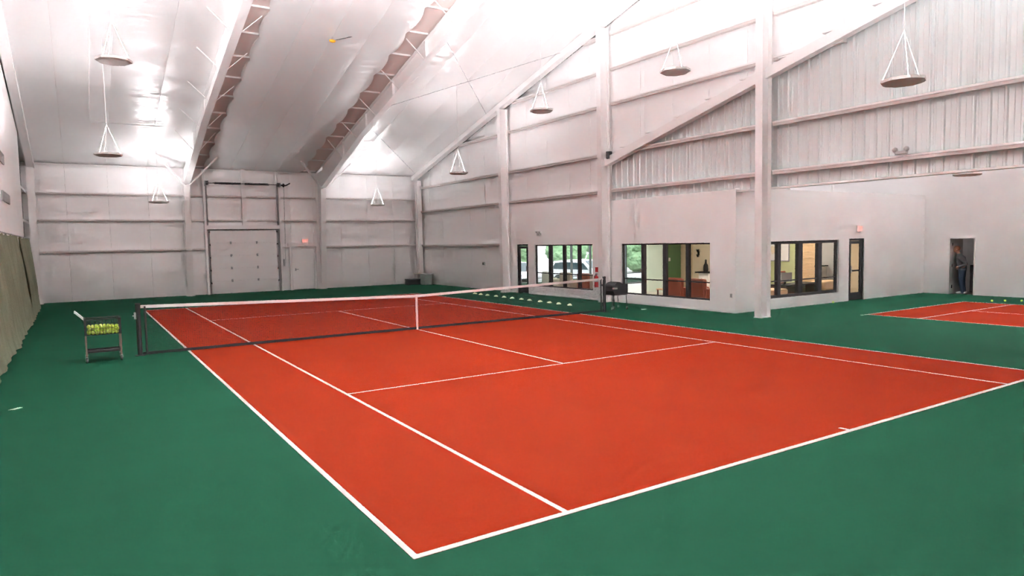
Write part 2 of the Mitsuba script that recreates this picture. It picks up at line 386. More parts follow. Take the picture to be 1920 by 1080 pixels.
left = put('wall_left', extr(Polygon([(Y0-.16, -.02), (Y1+.16, -.02), (Y1+.16, float(rz(Y1+.16))+.2), (YR, ZR+.2), (Y0-.16, float(rz(Y0-.16))+.2)]), (X0-.14, 0, 0), (0, 1, 0), (0, 0, 1), (1, 0, 0), .1), 'm_shell',
           label='left end wall with white lining above the green curtain', cat_='wall', kind='structure')
yl = [27.2, 24.4, 21.6, 18.8, 16.0, 13.2, 12.8, 10, 7, 4, 1, -2, Y0]
for a, b in zip(yl[:-1], yl[1:]):
    put('wall_board', extr(Polygon([(a-.003, 0), (b+.003, 0), (b+.003, float(rz(b))-.25), (a-.003, float(rz(a))-.25)]), (-3.66, 0, 0), (0, 1, 0), (0, 0, 1), (1, 0, 0), .05), 'm_drywall', left)
for i, (a, b) in enumerate([(Y1, 29.1), (29.1, 27.2)]):
    put('liner_panel', padded(a-.003, b+.003, lambda u: 0*u, lambda u: rz(u)-.3, GR, lambda u, z, d: np.stack([X0+d, u, z], -1), 120+i, thick=(-.03, 0, 0)), 'm_wall_liner', left, smooth=50)
put('closure_strip', extr(Polygon([(Y1, float(rz(Y1))-.45), (26.8, float(rz(26.8))-.35), (26.8, float(rz(26.8))+.1), (Y1, float(rz(Y1))+.1)]), (X0-.03, 0, 0), (0, 1, 0), (0, 0, 1), (1, 0, 0), .02), 'm_black', left)
for z in (2.2, 3.5, 4.75):
    put('girt', cat(box(X0, X0+.18, 27.25, 30.9, z-.012, z), box(X0+.168, X0+.18, 27.25, 30.9, z-.09, z-.012)), 'm_girt', left)
for (ya, yb, za, zb_) in ((17.9, 20.2, 4.75, 5.05), (19.0, 21.3, 3.68, 3.95)):
    v = put('vent', cat(box(-3.61, -3.57, ya, yb, za, za+.03), box(-3.61, -3.57, ya, yb, zb_-.03, zb_), box(-3.61, -3.57, ya, ya+.04, za+.03, zb_-.03), box(-3.61, -3.57, yb-.04, yb, za+.03, zb_-.03)), 'm_vent', left, label='grey louvred vent')
    for k in range(5):
        zz = za+.05+k*(zb_-za-.08)/5
        put('slat', box(-3.608, -3.58, ya+.04, yb-.04, zz, zz+.03), 'm_vent', v)
near = put('wall_near', box(X0-.3, XB+.2, Y0-.2, Y0-.02, -.02, 6.3), 'm_drywall', label='wall behind the camera, outside the frame', cat_='wall', kind='structure')

# lounge block: drywall with windows
def hole(p, *hs):
    for h in hs: p = p.difference(sbox(*h))
    return p
W1 = (15.5, .35, 19.36, 2.1); W2 = (9.87, .32, 13.9, 2.1); D1 = (19.85, 0, 20.72, 2.13)
front = put('wall_lounge_front', extr(hole(sbox(YB, 0, 21.45, HB), W1, W2, D1), (14.4, 0, 0), (0, 1, 0), (0, 0, 1), (1, 0, 0), .15), 'm_drywall', label='white lounge wall with windows facing the main court', cat_='wall', kind='structure')
W3 = (15.4, .33, 19.62, 2.1); D2 = (20.22, 0, 21.14, 2.13)
end = put('wall_lounge_end', extr(hole(sbox(14.55, 0, XB, HB+.04), W3, D2), (0, YB, 0), (1, 0, 0), (0, 0, 1), (0, 1, 0), .15), 'm_drywall', label='white lounge wall with window and glass door facing the second bay', cat_='wall', kind='structure')
D3 = (7.15, 0, 8.04, 2.1)
back = put('wall_back', extr(hole(sbox(Y0-.1, 0, 15.2, 6.6), D3), (XB, 0, 0), (0, 1, 0), (0, 0, 1), (1, 0, 0), .14), 'm_drywall', label='plain white back wall of the second bay with a dark doorway', cat_='wall', kind='structure')
put('baseboard_lounge', box(14.385, 14.399, 8.9, 19.8, 0, .05), 'm_white', label='thin white skirting along the lounge wall', cat_='baseboard', kind='structure')
put('wall_bay_far', box(14.76, XB+.14, 15.05, 15.2, 3.5, 6.6), 'm_drywall', label='end wall of the second bay above the lounge roof', cat_='wall', kind='structure')
put('ceiling_bay', box(14.76, XB+.2, Y0-.1, 15.2, 6.6, 6.75), 'm_white', label='flat ceiling of the second bay, above the frame', cat_='ceiling', kind='structure')
put('roof_lounge', box(14.56, 25.1, 9.06, 21.6, 2.78, 2.95), 'm_white', label='low roof slab over the lounge', cat_='ceiling', kind='structure')

# ------------------------------------------------------------------ windows and doors of the lounge
def window(k, rng_, axis, plane, mull, label, frame_m='m_black', bar_z=.87, depth=.07, fw_=.045):
    u0, z0, u1, z1 = rng_
    def bx(ua, ub, za, zb, d0=0, d1=depth):
        return box(plane+d0, plane+d1, ua, ub, za, zb) if axis == 'x' else box(ua, ub, plane+d0, plane+d1, za, zb)
    key = k; say(key, label, 'window', kind='structure')
    put('frame', cat(bx(u0, u1, z0, z0+fw_), bx(u0, u1, z1-fw_, z1), bx(u0, u0+fw_, z0+fw_, z1-fw_), bx(u1-fw_, u1, z0+fw_, z1-fw_)), frame_m, key)
    us = [u0+fw_]
    for a, b in mull:
        put('mullion', bx(a, b, z0+fw_, z1-fw_, 0, depth+.05), frame_m, key); us += [a, b]
    us += [u1-fw_]
    for a, b in zip(us[::2], us[1::2]):
        if bar_z: put('transom_bar', bx(a, b, bar_z-.02, bar_z+.015, .01, depth-.01), frame_m, key)
        for za, zb in (((z0+fw_, bar_z-.02), (bar_z+.015, z1-fw_)) if bar_z else ((z0+fw_, z1-fw_),)):
            m = bx(a, b, za, zb, depth*.5, depth*.5)
            # one single sheet: keep one of the two coincident faces
            ax = 0 if axis == 'x' else 1
            nn = np.zeros(3); nn[ax] = -1
            v = np.asarray(bx(a, b, za, zb, depth*.5, depth*.5+.001).vertices)
            q = v[np.isclose(v[:, ax], plane+depth*.5)]
            put('pane', trimesh.Trimesh(q, [[0, 1, 3], [0, 3, 2]], process=False), 'm_glass', key)
window('window_1', W1, 'x', 14.46, [(16.38, 16.49), (17.34, 17.45), (18.29, 18.42)], 'window beside the glass door in the lounge front, four bright panes', bar_z=.92)
window('window_2', W2, 'x', 14.46, [(10.79, 10.91), (11.79, 11.92), (12.81, 12.94)], 'wide lounge window right of the fire extinguisher, brown armchairs inside')
window('window_3', W3, 'y', 8.96, [(16.45, 16.6), (17.5, 17.72), (18.56, 18.76)], 'lounge end window right of the tall front column', bar_z=.86, fw_=.09)
W4 = (14.7, .02, 24.1, 2.7)
window('window_4', W4, 'y', 21.32, [(x, x+.06) for x in (15.6, 16.75, 17.9, 19.05, 20.2, 21.35, 22.5, 23.3)], 'storefront glazing on the outer side of the lounge', frame_m='m_mull', bar_z=.55)
def glassdoor(k, u0, u1, axis, plane, label, mid=None):
    def bx(ua, ub, za, zb, d0=0, d1=.05):
        return box(plane+d0, plane+d1, ua, ub, za, zb) if axis == 'x' else box(ua, ub, plane+d0, plane+d1, za, zb)
    say(k, label, 'door', kind='structure')
    put('frame', cat(bx(u0, u0+.05, 0, 2.13, -.02, .1), bx(u1-.05, u1, 0, 2.13, -.02, .1), bx(u0+.05, u1-.05, 2.06, 2.13, -.02, .1)), 'm_black', k)
    lf = put('leaf', cat(bx(u0+.06, u0+.17, .02, 2.05), bx(u1-.17, u1-.06, .02, 2.05), bx(u0+.17, u1-.17, 1.95, 2.05), bx(u0+.17, u1-.17, .02, .27)), 'm_black', k)
    if mid: put('push_bar', bx(u0+.17, u1-.17, mid, mid+.05, -.03, .02), 'm_black', lf)
    m = bx(u0+.17, u1-.17, .27, 1.95, .02, .021); v = np.asarray(m.vertices); ax = 0 if axis == 'x' else 1
    q = v[np.isclose(v[:, ax], plane+.02)]
    put('pane', trimesh.Trimesh(q, [[0, 1, 3], [0, 3, 2]], process=False), 'm_glass', lf)
    put('handle', bx(u0+.1, u0+.13, .95, 1.2, -.06, -.03), 'm_chrome', lf)
glassdoor('door_1', D1[0]+.01, D1[2]-.01, 'x', 14.44, 'narrow black framed glass door at the far end of the lounge front')
glassdoor('door_2', D2[0]+.01, D2[2]-.01, 'y', 8.94, 'black framed glass door in the lounge end wall under the exit sign', mid=1.0)
# dark doorway with store room
say('door_3', 'open doorway in the back wall with a person inside', 'door', kind='structure')
put('frame', cat(box(25.17, 25.36, 8.04-.05, 8.04, 0, 2.1), box(25.17, 25.36, 7.15, 7.19, 0, 2.1), box(25.17, 25.36, 7.19, 7.99, 2.05, 2.1)), 'm_white', 'door_3')
lf3 = put('leaf', box(25.37, 26.2, 8.0, 8.045, .01, 2.04), 'm_white', 'door_3')
for z in (.22, 1.0, 1.78): put('hinge', box(25.335, 25.375, 7.965, 7.99, z, z+.11), 'm_black', lf3)
put('wall_store', cat(box(25.34, 27.1, 6.3, 6.4, -.1, 2.6), box(25.34, 27.1, 9.4, 9.5, -.1, 2.6), box(27.0, 27.1, 6.4, 9.4, -.1, 2.6), box(25.34, 27.1, 6.3, 9.5, 2.5, 2.6)), 'm_drywall', label='store room walls behind the dark doorway', cat_='wall', kind='structure')
put('floor_store', box(25.34, 27.0, 6.4, 9.4, -.1, 0), 'm_tile', label='store room floor behind the dark doorway', cat_='floor', kind='structure')
sl = thing('ceiling_panel_light', 'small ceiling light inside the store room behind the doorway', 'ceiling light')
put('housing', box(25.9, 26.3, 8.5, 8.9, 2.46, 2.5), 'm_white', sl)
m = trimesh.Trimesh([[25.92, 8.52, 2.455], [26.28, 8.52, 2.455], [26.28, 8.88, 2.455], [25.92, 8.88, 2.455]], [[0, 2, 1], [0, 3, 2]], process=False)
put('diffuser', {**mikit.ply(m, 'm_emit'), 'emitter': {'type': 'area', 'radiance': rgb(1.1, 1.05, 1.05)}}, None, sl)
cb = thing('cupboard', 'low black cupboard just inside the dark doorway, right of the person', 'cupboard')
put('body', box(26.2, 26.9, 6.9, 7.74, .02, 1.05), 'm_black', cb); put('door', box(26.18, 26.198, 6.93, 7.31, .06, 1.0), 'm_darkgrey', cb); put('door', box(26.18, 26.198, 7.33, 7.71, .06, 1.0), 'm_darkgrey', cb)

# lounge inside
put('wall_lounge_block', cat(box(18.5, 23.9, 15.8, 17.06, .012, 2.75)), 'm_paint_pale', label='pale green wall seen through the wide lounge window', cat_='wall', kind='structure')
put('wall_lounge_shade_face', box(18.5, 19.39, 15.77, 15.8, .012, 2.75), 'm_paint_shade', label='green return wall with shade in its colour, seen through the wide lounge window', cat_='wall', kind='structure')  # return face of the pale block, its shade put into the paint
put('wall_lounge_back', box(22.0, 22.15, 9.06, 15.77, .012, 2.75), 'm_paint_cream', label='cream back wall of the lounge', cat_='wall', kind='structure')
put('wall_lounge_corner', box(19.4, 21.99, 13.5, 15.79, .012, 2.75), 'm_paint_cream', label='cream wall seen through the right part of the wide lounge window', cat_='wall', kind='structure')
put('beige_section', box(19.375, 19.4, 15.12, 15.76, .012, 2.75), 'm_paint_beige', 'wall_lounge_corner', label='beige section')
bk = 'wall_lounge_back'
put('painted_section', box(21.975, 22, 11.95, 13.49, .012, 2.75), 'm_paint_sage', bk, label='sage green section')
put('wood_section', cat(*[box(21.97, 22, 11.1, 11.93, .02+k*.23, .24+k*.23) for k in range(11)]), 'm_wood', bk, label='section of horizontal wood boards')
put('grey_section', box(21.975, 22, 10.55, 11.08, .012, 2.75), 'm_grey', bk, label='grey section')
put('beige_section', box(21.975, 22, 9.1, 10.53, .012, 2.75), 'm_paint_beige', bk, label='beige section')
put('wall_lounge_side', box(24.0, 24.15, 9.06, 21.3, .012, 2.75), 'm_paint_cream', label='cream side wall at the back of the lounge', cat_='wall', kind='structure')
put('wall_lounge_pier', box(14.56, 14.7, 20.9, 21.32, 0, 2.75), 'm_paint_pale', label='narrow pier beside the storefront glazing', cat_='wall', kind='structure')

# ------------------------------------------------------------------ steel: columns, roof beams, rods
def ibeam(base_w, d, z0, z1, cx, cy, axis='y', tf=.02, tw=.014):
    """Vertical I section: web along the given axis."""
    w = base_w
    if axis == 'y': return cat(box(cx-w/2, cx+w/2, cy-d/2, cy-d/2+tf, z0, z1), box(cx-w/2, cx+w/2, cy+d/2-tf, cy+d/2, z0, z1), box(cx-tw/2, cx+tw/2, cy-d/2+tf, cy+d/2-tf, z0, z1))
    return cat(box(cx-d/2, cx-d/2+tf, cy-w/2, cy+w/2, z0, z1), box(cx+d/2-tf, cx+d/2, cy-w/2, cy+w/2, z0, z1), box(cx-d/2+tf, cx+d/2-tf, cy-tw/2, cy+tw/2, z0, z1))
def baseplate(cx, cy, w=.4, d=.5):
    return box(cx-w/2, cx+w/2, cy-d/2, cy+d/2, 0, .02)
def frame_side(x, y_wall, sgn, w=.26):
    """tapered column and roof beam of one half of a frame at x; sgn=+1 far side. Returns column, beam parts."""
    kd = 1.0
    yo = y_wall-sgn*.02
    zt_o = float(rz(yo))-.02
    # column: inner edge tapers from .42 at the floor to .95 at the knee
    zk = float(rz(yo-sgn*1.1))-1.18
    web = Polygon([(0, .02), (.42, .02), (.95, zk), (.95, zt_o+.1), (0, zt_o-.02)])
    colweb = extr(web, (x-.008, yo, 0), (0, -sgn, 0), (0, 0, 1), (1, 0, 0), .016)
    fl1 = bar((x, yo-sgn*.43, .02), (x, yo-sgn*.955, zk+.02), w, .02, (0, 1, 0))
    fl2 = box(x-w/2, x+w/2, yo-.01, yo+.01, .02, zt_o-.05)
    col = cat(colweb, fl1, fl2)
    # beam from knee to ridge
    ya = yo-sgn*.96
    def depth(t):
        return 1.05-.42*np.clip(t/6.0, 0, 1)
    n = 12
    top, bot = [], []
    for k in range(n+1):
        y = ya+(YR-ya)*k/n; zt_ = float(rz(y))-.02; dd = float(depth(abs(y-ya)))
        top.append((abs(y-yo), zt_)); bot.append((abs(y-yo), zt_-dd))
    web2 = Polygon(top+bot[::-1])
    bw = extr(web2, (x-.008, yo, 0), (0, -sgn, 0), (0, 0, 1), (1, 0, 0), .016)
    fls = []
    for k in range(n):
        p, q = bot[k], bot[k+1]
        fls.append(bar((x, yo-sgn*p[0], p[1]), (x, yo-sgn*q[0], q[1]), w, .02))
    for p, q in ((top[0], top[-1]),):
        fls.append(bar((x, yo-sgn*p[0], p[1]+.005), (x, yo-sgn*q[0], q[1]+.005), w, .02))
    def bott(y):
        return float(rz(y))-.02-float(depth(abs(y-ya)))
    return col, bw, cat(*fls), bott
for x, side in ((2.44, 'left'), (8.76, 'right')):
    for sgn, yw in ((1, Y1-.05), (-1, Y0+.05)):
        col, web, fl, bott = frame_side(x, yw, sgn)
        where = ('between the left part of the far wall and the overhead door' if side == 'left' else 'just right of the exit door on the far wall') if sgn > 0 else f'behind the camera, {side} one'
        ck = thing('steel_column', f'white tapered steel column {where}', 'column')
        put('shaft', col, 'm_steel_white', ck); put('base_plate', baseplate(x, yw-sgn*.25, .34, .6), 'm_steel_white', ck)
        bk_ = thing('roof_beam', f'{side} sloping white roof beam {"rising from the far wall" if sgn > 0 else "on the near roof slope, out of frame"}', 'beam')
        put('web', web, 'm_steel_white', bk_); put('flange', fl, 'm_steel_white', bk_)
        if sgn > 0:
            for y in (29.3, 26.6, 24.6, 22.3, 19.9, 17.6, 15.3):
                for s in (-1, 1):
                    zr_ = float(rz(y))
                    L_ = 1.35 if y > 29 else .78
                    if y > 29: a, b = (x+s*.12, 29.95, bott(29.95)-.05), (x+s*1.25, 29.35, float(rz(29.35))-.03)
                    else: a, b = (x+s*.11, y, bott(y)+.02), (x+s*L_, y, zr_-.01)
                    if s == -1 and x < 5 and y < 29 and y in (22.3,): pass
                    put('flange_brace', bar(a, b, .05 if y < 29 else .1, .02 if y < 29 else .06), 'm_girt', bk_)
            for k, y in enumerate(np.arange(14.5, 29, 3.02)):
                put('stiffener', box(x-.1, x+.1, y-.006, y+.006, bott(y)+.02, float(rz(y))-.03), 'm_steel_white', bk_)
# gable columns
for y, lab in ((21.3, 'second from the far corner along the right wall'), (14.5, 'between the two front lounge windows'), (7.76, 'large, standing free in front of the lounge corner'), (.3, 'right of the frame along the right wall')):
    k = thing('steel_column', f'white steel column on the right wall, {lab}', 'column')
    put('shaft', ibeam(.23, .4, .02, float(rz(y))-.32, 14.13, y, 'x'), 'm_steel_white', k)
    put('base_plate', baseplate(14.13, y, .42, .26), 'm_steel_white', k)
for x, lab in ((14.28, 'in the far right corner'), (-3.45, 'in the far left corner beyond the curtain')):
    k = thing('steel_column', f'white steel column {lab}', 'column')
    put('shaft', ibeam(.26, .36, .02, 5.75, x, 30.6, 'y'), 'm_steel_white', k); put('base_plate', baseplate(x, 30.6, .34, .46), 'm_steel_white', k)
def slope_bar(x0, x1, ya, yb, dz, d):
    return extr(Polygon([(ya, float(rz(ya))-dz-d), (yb, float(rz(yb))-dz-d), (yb, float(rz(yb))-dz), (ya, float(rz(ya))-dz)]), (x0, 0, 0), (0, 1, 0), (0, 0, 1), (1, 0, 0), x1-x0)
for lab, xa, xb in (('along the top of the right wall', 14.02, 14.3), ('along the top of the left wall', -3.57, -3.3)):
    g = thing('gable_beam', f'white sloping end beam {lab}', 'beam')
    put('far_rafter', slope_bar(xa, xb, 30.9, YR, .03, .24), 'm_steel_white', g)
    put('near_rafter', slope_bar(xa, xb, YR, Y0+.1, .03, .24), 'm_steel_white', g)
# sloping beam of the neighbouring roof on the right wall
rb = thing('rake_beam', 'white sloping beam crossing the right wall above the corrugated sheet', 'beam')
def rake(x0, x1, d0, d1, ya=14.55, yb=2.2):
    return extr(Polygon([(ya, float(beamz(ya))+d0), (yb, float(beamz(yb))+d0), (yb, float(beamz(yb))+d1), (ya, float(beamz(ya))+d1)]), (x0, 0, 0), (0, 1, 0), (0, 0, 1), (1, 0, 0), x1-x0)
put('channel', cat(rake(14.18, 14.42, 0, .02), rake(14.18, 14.2, .02, .26), rake(14.18, 14.42, .26, .28)), 'm_steel_white', rb)
for y in np.arange(13.6, 3.0, -1.27):
    put('purlin_clip', box(14.2, 14.46, y-.3, y+.12, float(beamz(y))+.33, float(beamz(y))+.36), 'm_girt', rb)
# bracing rods under the roof
def rod(a, b, lab):
    put('brace_rod', tube([a, b], .009, 5), 'm_vent', label=lab, cat_='brace rod')
def rp(x, y, d=.12): return (x, y, float(rz(y))-d)
rod(rp(8.95, 16.7, .2), rp(13.9, 22.3), 'thin steel brace rod under the roof running towards the second right wall column')
rod(rp(8.95, 22.4, .28), rp(13.9, 16.6, .2), 'thin steel brace rod under the roof crossing the other one')
rod(rp(9.4, 24.7, .2), rp(13.9, 30.1), 'thin steel brace rod under the roof running to the far right corner')
# conduits on the left roof strip
put('conduit', cat(*[tube([rp(-1.3, y, .07), rp(-1.3, y-2, .07)], .016, 6) for y in range(26, 14, -2)]), 'm_cable', label='thin grey conduit running up the left roof lining', cat_='conduit')
put('conduit', tube([rp(-1.25, 26.2, .08), rp(1.1, 26.2, .08)], .018, 6), 'm_cable', label='thin grey conduit running across the left roof lining', cat_='conduit')
ym = thing('hanging_rod', 'thin dark rod with a yellow tip near the top of the frame', 'rod')
put('rod', tube([(6.3, 18, 10.4-1.3+.15), (5.62, 18.0, 9.02)], .012, 6), 'm_darkgrey', ym)
put('tip', moved(tm(m3.Manifold.sphere(.07, 12).scale([1.6, 1, .8])), 5.52, 18, 8.98), 'm_orange', ym, label='yellow tip', smooth=True)

# ------------------------------------------------------------------ hanging uplights
R8 = .39
def octo(prof):
    return lathe(prof, 8)
tray_mesh = octo([(0.0001, -.03), (.33, -.03), (R8, .0), (R8, .055), (R8-.02, .055), (R8-.03, .005), (.0001, -.005)])
tray_ply = mikit.ply(tray_mesh, 'm_tray')
face_mesh = octo([(R8-.035, .02), (.0001, .02)])
fn = face_mesh.face_normals[np.abs(face_mesh.area_faces) > 1e-5].mean(0)
if fn[2] < 0: face_mesh.invert()
face_ply = mikit.ply(face_mesh, 'm_emit')
def uplight(x, y, z, lab, top, out, group=None):
    lamp = LAMP*OUT[out]
    k = thing('uplight', lab, 'hanging lamp', group)
    tw = T().translate([x, y, z])
    scene[name(k+'__tray')] = {**tray_ply, 'to_world': tw}
    scene[name(k+'__reflector')] = {**face_ply, 'to_world': tw, 'emitter': {'type': 'area', 'radiance': rgb(*[c*lamp for c in LAMP_COL])}}
    apex = min(z+.95, top-.05)
    wires = [tube([(x+.36*math.cos(a), y+.36*math.sin(a), z+.04), (x, y, apex)], .009, 5) for a in (.2, 2.3, 4.4)]
    for w in wires: put('suspension_wire', w, 'm_cable', k)
    put('cord', tube([(x, y, apex-.01), (x, y, top)], .007, 5), 'm_cable', k)
rows = [(2.55, 5.09), (8.3, 6.53), (14.3, 6.56), (20.2, 5.07), (-3.0, 4.3)]
words = {2.55: 'largest one, in front of the corrugated sheet', 8.3: 'left of the large front column', 14.3: 'between second and third columns', 20.2: 'smallest one, nearest the far right corner', -3.0: 'outside the frame near the camera'}
wl = {14.3: 'nearer one, high up', 20.2: 'further one, nearer the far wall', 8.3: 'outside the frame over the left court side', 2.55: 'outside the frame above the camera', -3.0: 'outside the frame behind the camera'}
for y, z in rows:
    uplight(11.3, y, z, f'hanging uplight along the right wall, {words[y]}', float(rz(y)), y)
    uplight(-.97, y, z+(.1 if y > 10 else 0), f'hanging uplight along the left side, {wl[y]}', float(rz(y)), 'left' if y < 9 else y)
for y, z in ((8.5, 7.95), (4.5, 7.0), (0.5, 5.5)):  # added lamps, no such fixtures seen; they brighten the walls
    for x in (3.7, 7.1):
        uplight(x, y, z, f'added fill uplight over the court centre, outside the frame, {"left" if x < 5 else "right"} one {"nearest the ridge" if y > 8 else "in the middle" if y > 4 else "nearest the camera"}', float(rz(y)), 'mid')
uplight(1.12, 28.5, 4.24, 'low hanging uplight in front of the far wall, left of the overhead door', float(rz(28.5)), 28.5)
uplight(11.05, 28.5, 4.24, 'low hanging uplight in front of the far wall, right of the exit door', float(rz(28.5)), 28.5)
for (x, y), lab in (((20.2, 5.3), 'hanging uplight in the second bay before the plain back wall'), ((20.2, -1.5), 'hanging uplight in the second bay outside the frame'), ((16.8, 1.6), 'hanging uplight in the second bay beyond the right edge')):
    uplight(x, y, 3.95 if y < 8 else 4.6, lab, 6.6, 'bay')
# lounge ceiling lights
for (x, y) in ((17.0, 11.2), (17.0, 18.6), (20.6, 11.5)):
    k = thing('ceiling_panel_light', f'square ceiling light of the lounge at {"the green wall end" if x > 18 else "the front windows near the extinguisher" if y > 15 else "the wide front window"}', 'ceiling light')
    put('housing', box(x-.62, x+.62, y-.62, y+.62, 2.74, 2.78), 'm_white', k)
    m = trimesh.Trimesh([[x-.58, y-.58, 2.735], [x+.58, y-.58, 2.735], [x+.58, y+.58, 2.735], [x-.58, y+.58, 2.735]], [[0, 2, 1], [0, 3, 2]], process=False)
    put('diffuser', {**mikit.ply(m, 'm_emit'), 'emitter': {'type': 'area', 'radiance': rgb(*[ROOMLIGHT*q*(.5 if x > 18 else 1.) for q in (1, .9, .74)])}}, None, k)

# ------------------------------------------------------------------ far wall: overhead door and exit door
say('door_4', 'white sectional overhead door on the far wall', 'overhead door', kind='structure')
YG = 30.98
for k in range(5):
    z0 = .01+k*.616
    s = put('section', cat(box(3.44, 6.58, YG, YG+.05, z0, z0+.612), box(3.48, 6.54, YG-.0015, YG, z0+.03, z0+.58)), 'm_white', 'door_4')
for k in range(1, 5):
    for x in (4.38, 5.6):
        put('hinge', box(x-.04, x+.04, YG-.03, YG-.007, k*.616-.055, k*.616+.07), 'm_grey', 'door_4')
for k in range(0, 5):
    for x in (3.43, 6.59): put('roller', box(x-.03, x+.03, YG-.05, YG-.007, k*.616+.5, k*.616+.58), 'm_darkgrey', 'door_4')
for x in (3.36, 6.66):
    put('track', cat(box(x-.03, x-.015, YG-.1, YG, 0, 5.3), box(x+.015, x+.03, YG-.1, YG, 0, 5.3), box(x-.015, x+.015, YG-.02, YG, 0, 5.3)), 'm_vent', 'door_4', label='grey door track')
put('torsion_shaft', tube([(3.3, 30.6, 5.32), (7.0, 30.6, 5.32)], .018, 8), 'm_darkgrey', 'door_4')
for a, b in ((3.72, 4.88), (5.08, 6.2)): put('torsion_spring', tube([(a, 30.6, 5.32), (b, 30.6, 5.32)], .05, 10), 'm_black', 'door_4')
for x in (3.38, 6.66): put('cable_drum', moved(lathe([(.0001, -.05), (.1, -.05), (.1, .05), (.0001, .05)], 14).apply_transform(trimesh.transformations.rotation_matrix(math.pi/2, [0, 1, 0])), x, 30.6, 5.32), 'm_darkgrey', 'door_4')
for x in (3.3, 6.76): put('shaft_bracket', box(x-.012, x+.012, 30.52, 30.98, 5.2, 5.42), 'm_grey', 'door_4')
put('chain_hoist', cat(tube([(6.8, 30.6, 5.3), (7.0, 30.55, 5.28), (7.22, 30.5, 5.4)], .03, 8), moved(lathe([(.0001, -.03), (.09, -.03), (.09, .03), (.0001, .03)], 12).apply_transform(trimesh.transformations.rotation_matrix(math.pi/2, [0, 1, 0])), 6.92, 30.6, 5.3)), 'm_black', 'door_4')
put('chain', tube([(6.92, 30.55, 5.22), (6.9, 30.7, 1.3)], .012, 5), 'm_grey', 'door_4')
put('chain_box', box(6.83, 6.92, 30.9, 31.0, 1.25, 1.6), 'm_grey', 'door_4')
put('header', cat(box(3.3, 6.7, 30.84, 31.02, 3.13, 3.32)), 'm_steel_white', 'door_4')
for x in (3.27, 6.76): put('jamb', box(x-.05, x+.05, 30.84, 31.03, 0, 6.0), 'm_steel_white', 'door_4')
put('centre_post', cat(box(4.96, 5.16, 30.8, 30.82, 3.32, 6.05), box(4.96, 4.975, 30.82, 31.02, 3.32, 6.05), box(5.145, 5.16, 30.82, 31.02, 3.32, 6.05)), 'm_steel_white', 'door_4')
say('door_5', 'white exit door on the far wall beside the overhead door', 'door', kind='structure')
put('leaf', box(7.36, 8.42, YG, YG+.045, .02, 2.12), 'm_white', 'door_5')
put('frame', cat(box(7.28, 7.35, YG-.06, 31.08, 0, 2.2), box(8.43, 8.5, YG-.06, 31.08, 0, 2.2), box(7.35, 8.43, YG-.06, 31.08, 2.13, 2.2)), 'm_white', 'door_5')
put('handle', cat(box(7.43, 7.49, YG-.02, YG, .98, 1.12), box(7.44, 7.6, YG-.06, YG-.04, 1.04, 1.07), box(7.44, 7.46, YG-.05, YG-.01, 1.04, 1.07)), 'm_grey', 'door_5')
put('lintel', box(7.1, 8.62, 30.82, 31.03, 2.23, 2.4), 'm_steel_white', 'door_5')
for x in (7.2, 8.56): put('jamb', box(x-.05, x+.05, 30.84, 31.03, 0, 2.23), 'm_steel_white', 'door_5')

# exit signs
def exit_sign(O, U, N, lab):
    """O: lower left corner of the face, U along the text, N outwards."""
    O, U, N = (np.asarray(a, float) for a in (O, U, N)); V = np.array([0, 0, 1.])
    k = thing('exit_sign', lab, 'exit sign')
    put('housing', extr(sbox(0, 0, .34, .22), O-N*.05, U, V, N, .05), 'm_white', k)
    t = meshkit.text_mesh('EXIT', .15, .004, bold=True); c = np.asarray(t.vertices).copy(); c[:, 0] -= c[:, 0].min()
    c[:, 0] *= .3/c[:, 0].max()
    v = O+(.02+c[:, :1])*U+(.035+c[:, 1:2])*V+(c[:, 2:]+.001)*N
    m = trimesh.Trimesh(v, t.faces, process=False)
    if m.volume < 0: m.invert()
    put('lettering', {**mikit.ply(m, 'm_emit'), 'emitter': {'type': 'area', 'radiance': rgb(.7, .1, .055)}}, None, k, label='red lit letters EXIT')
exit_sign((7.79, 30.8, 2.4), (1, 0, 0), (0, -1, 0), 'small white exit sign with red letters above the far exit door')
exit_sign((20.6, 8.84, 2.36), (1, 0, 0), (0, -1, 0), 'small white exit sign with red letters above the lounge glass door')

# ------------------------------------------------------------------ the net
net = thing('tennis_net', 'black tennis net with white top band across the large orange court', 'tennis net')
YN = 11.885
def topz(x): return .914+(1.07-.914)*(np.abs(np.asarray(x, float)-5.485)/6.4)**1.0
for x, s in ((-.914, 1), (11.884, -1)):
    put('post', cat(tube([(x, YN, 0), (x, YN, 1.09)], .048, 14), tube([(x, YN, 1.09), (x, YN, 1.11)], .055, 14), box(x-.09, x+.09, YN-.09, YN+.09, 0, .012)), 'm_black', net, smooth=40)
    put('lacing_rod', tube([(x+s*.13, YN, .02), (x+s*.13, YN, 1.04)], .022, 8), 'm_black', net)
put('crank', cat(box(-.99, -.95, YN-.03, YN+.03, .78, .92), tube([(-1.02, YN, .85), (-.96, YN, .85)], .012, 6)), 'm_grey', net)
xs = np.linspace(-.86, 11.83, 61)
def band(zf0, zf1, yt, xs=xs):
    m = []
    P = []
    for x in xs:
        P.append([(x, YN-yt, zf0(x)), (x, YN+yt, zf0(x)), (x, YN+yt, zf1(x)), (x, YN-yt, zf1(x))])
    P = np.array(P, float); n = len(P); v = P.reshape(-1, 3); f = []
    for i in range(n-1):
        for j in range(4):
            a, b, c, d = i*4+j, i*4+(j+1) % 4, (i+1)*4+(j+1) % 4, (i+1)*4+j
            f += [[a, b, c], [a, c, d]]
    f += [[0, 2, 1], [0, 3, 2]]; o = (n-1)*4; f += [[o, o+1, o+2], [o, o+2, o+3]]
    m = trimesh.Trimesh(v, np.array(f), process=False)
    if m.volume < 0: m.invert()
    return m
put('top_band', band(lambda x: topz(x)-.065, lambda x: topz(x), .012), 'm_tape', net)
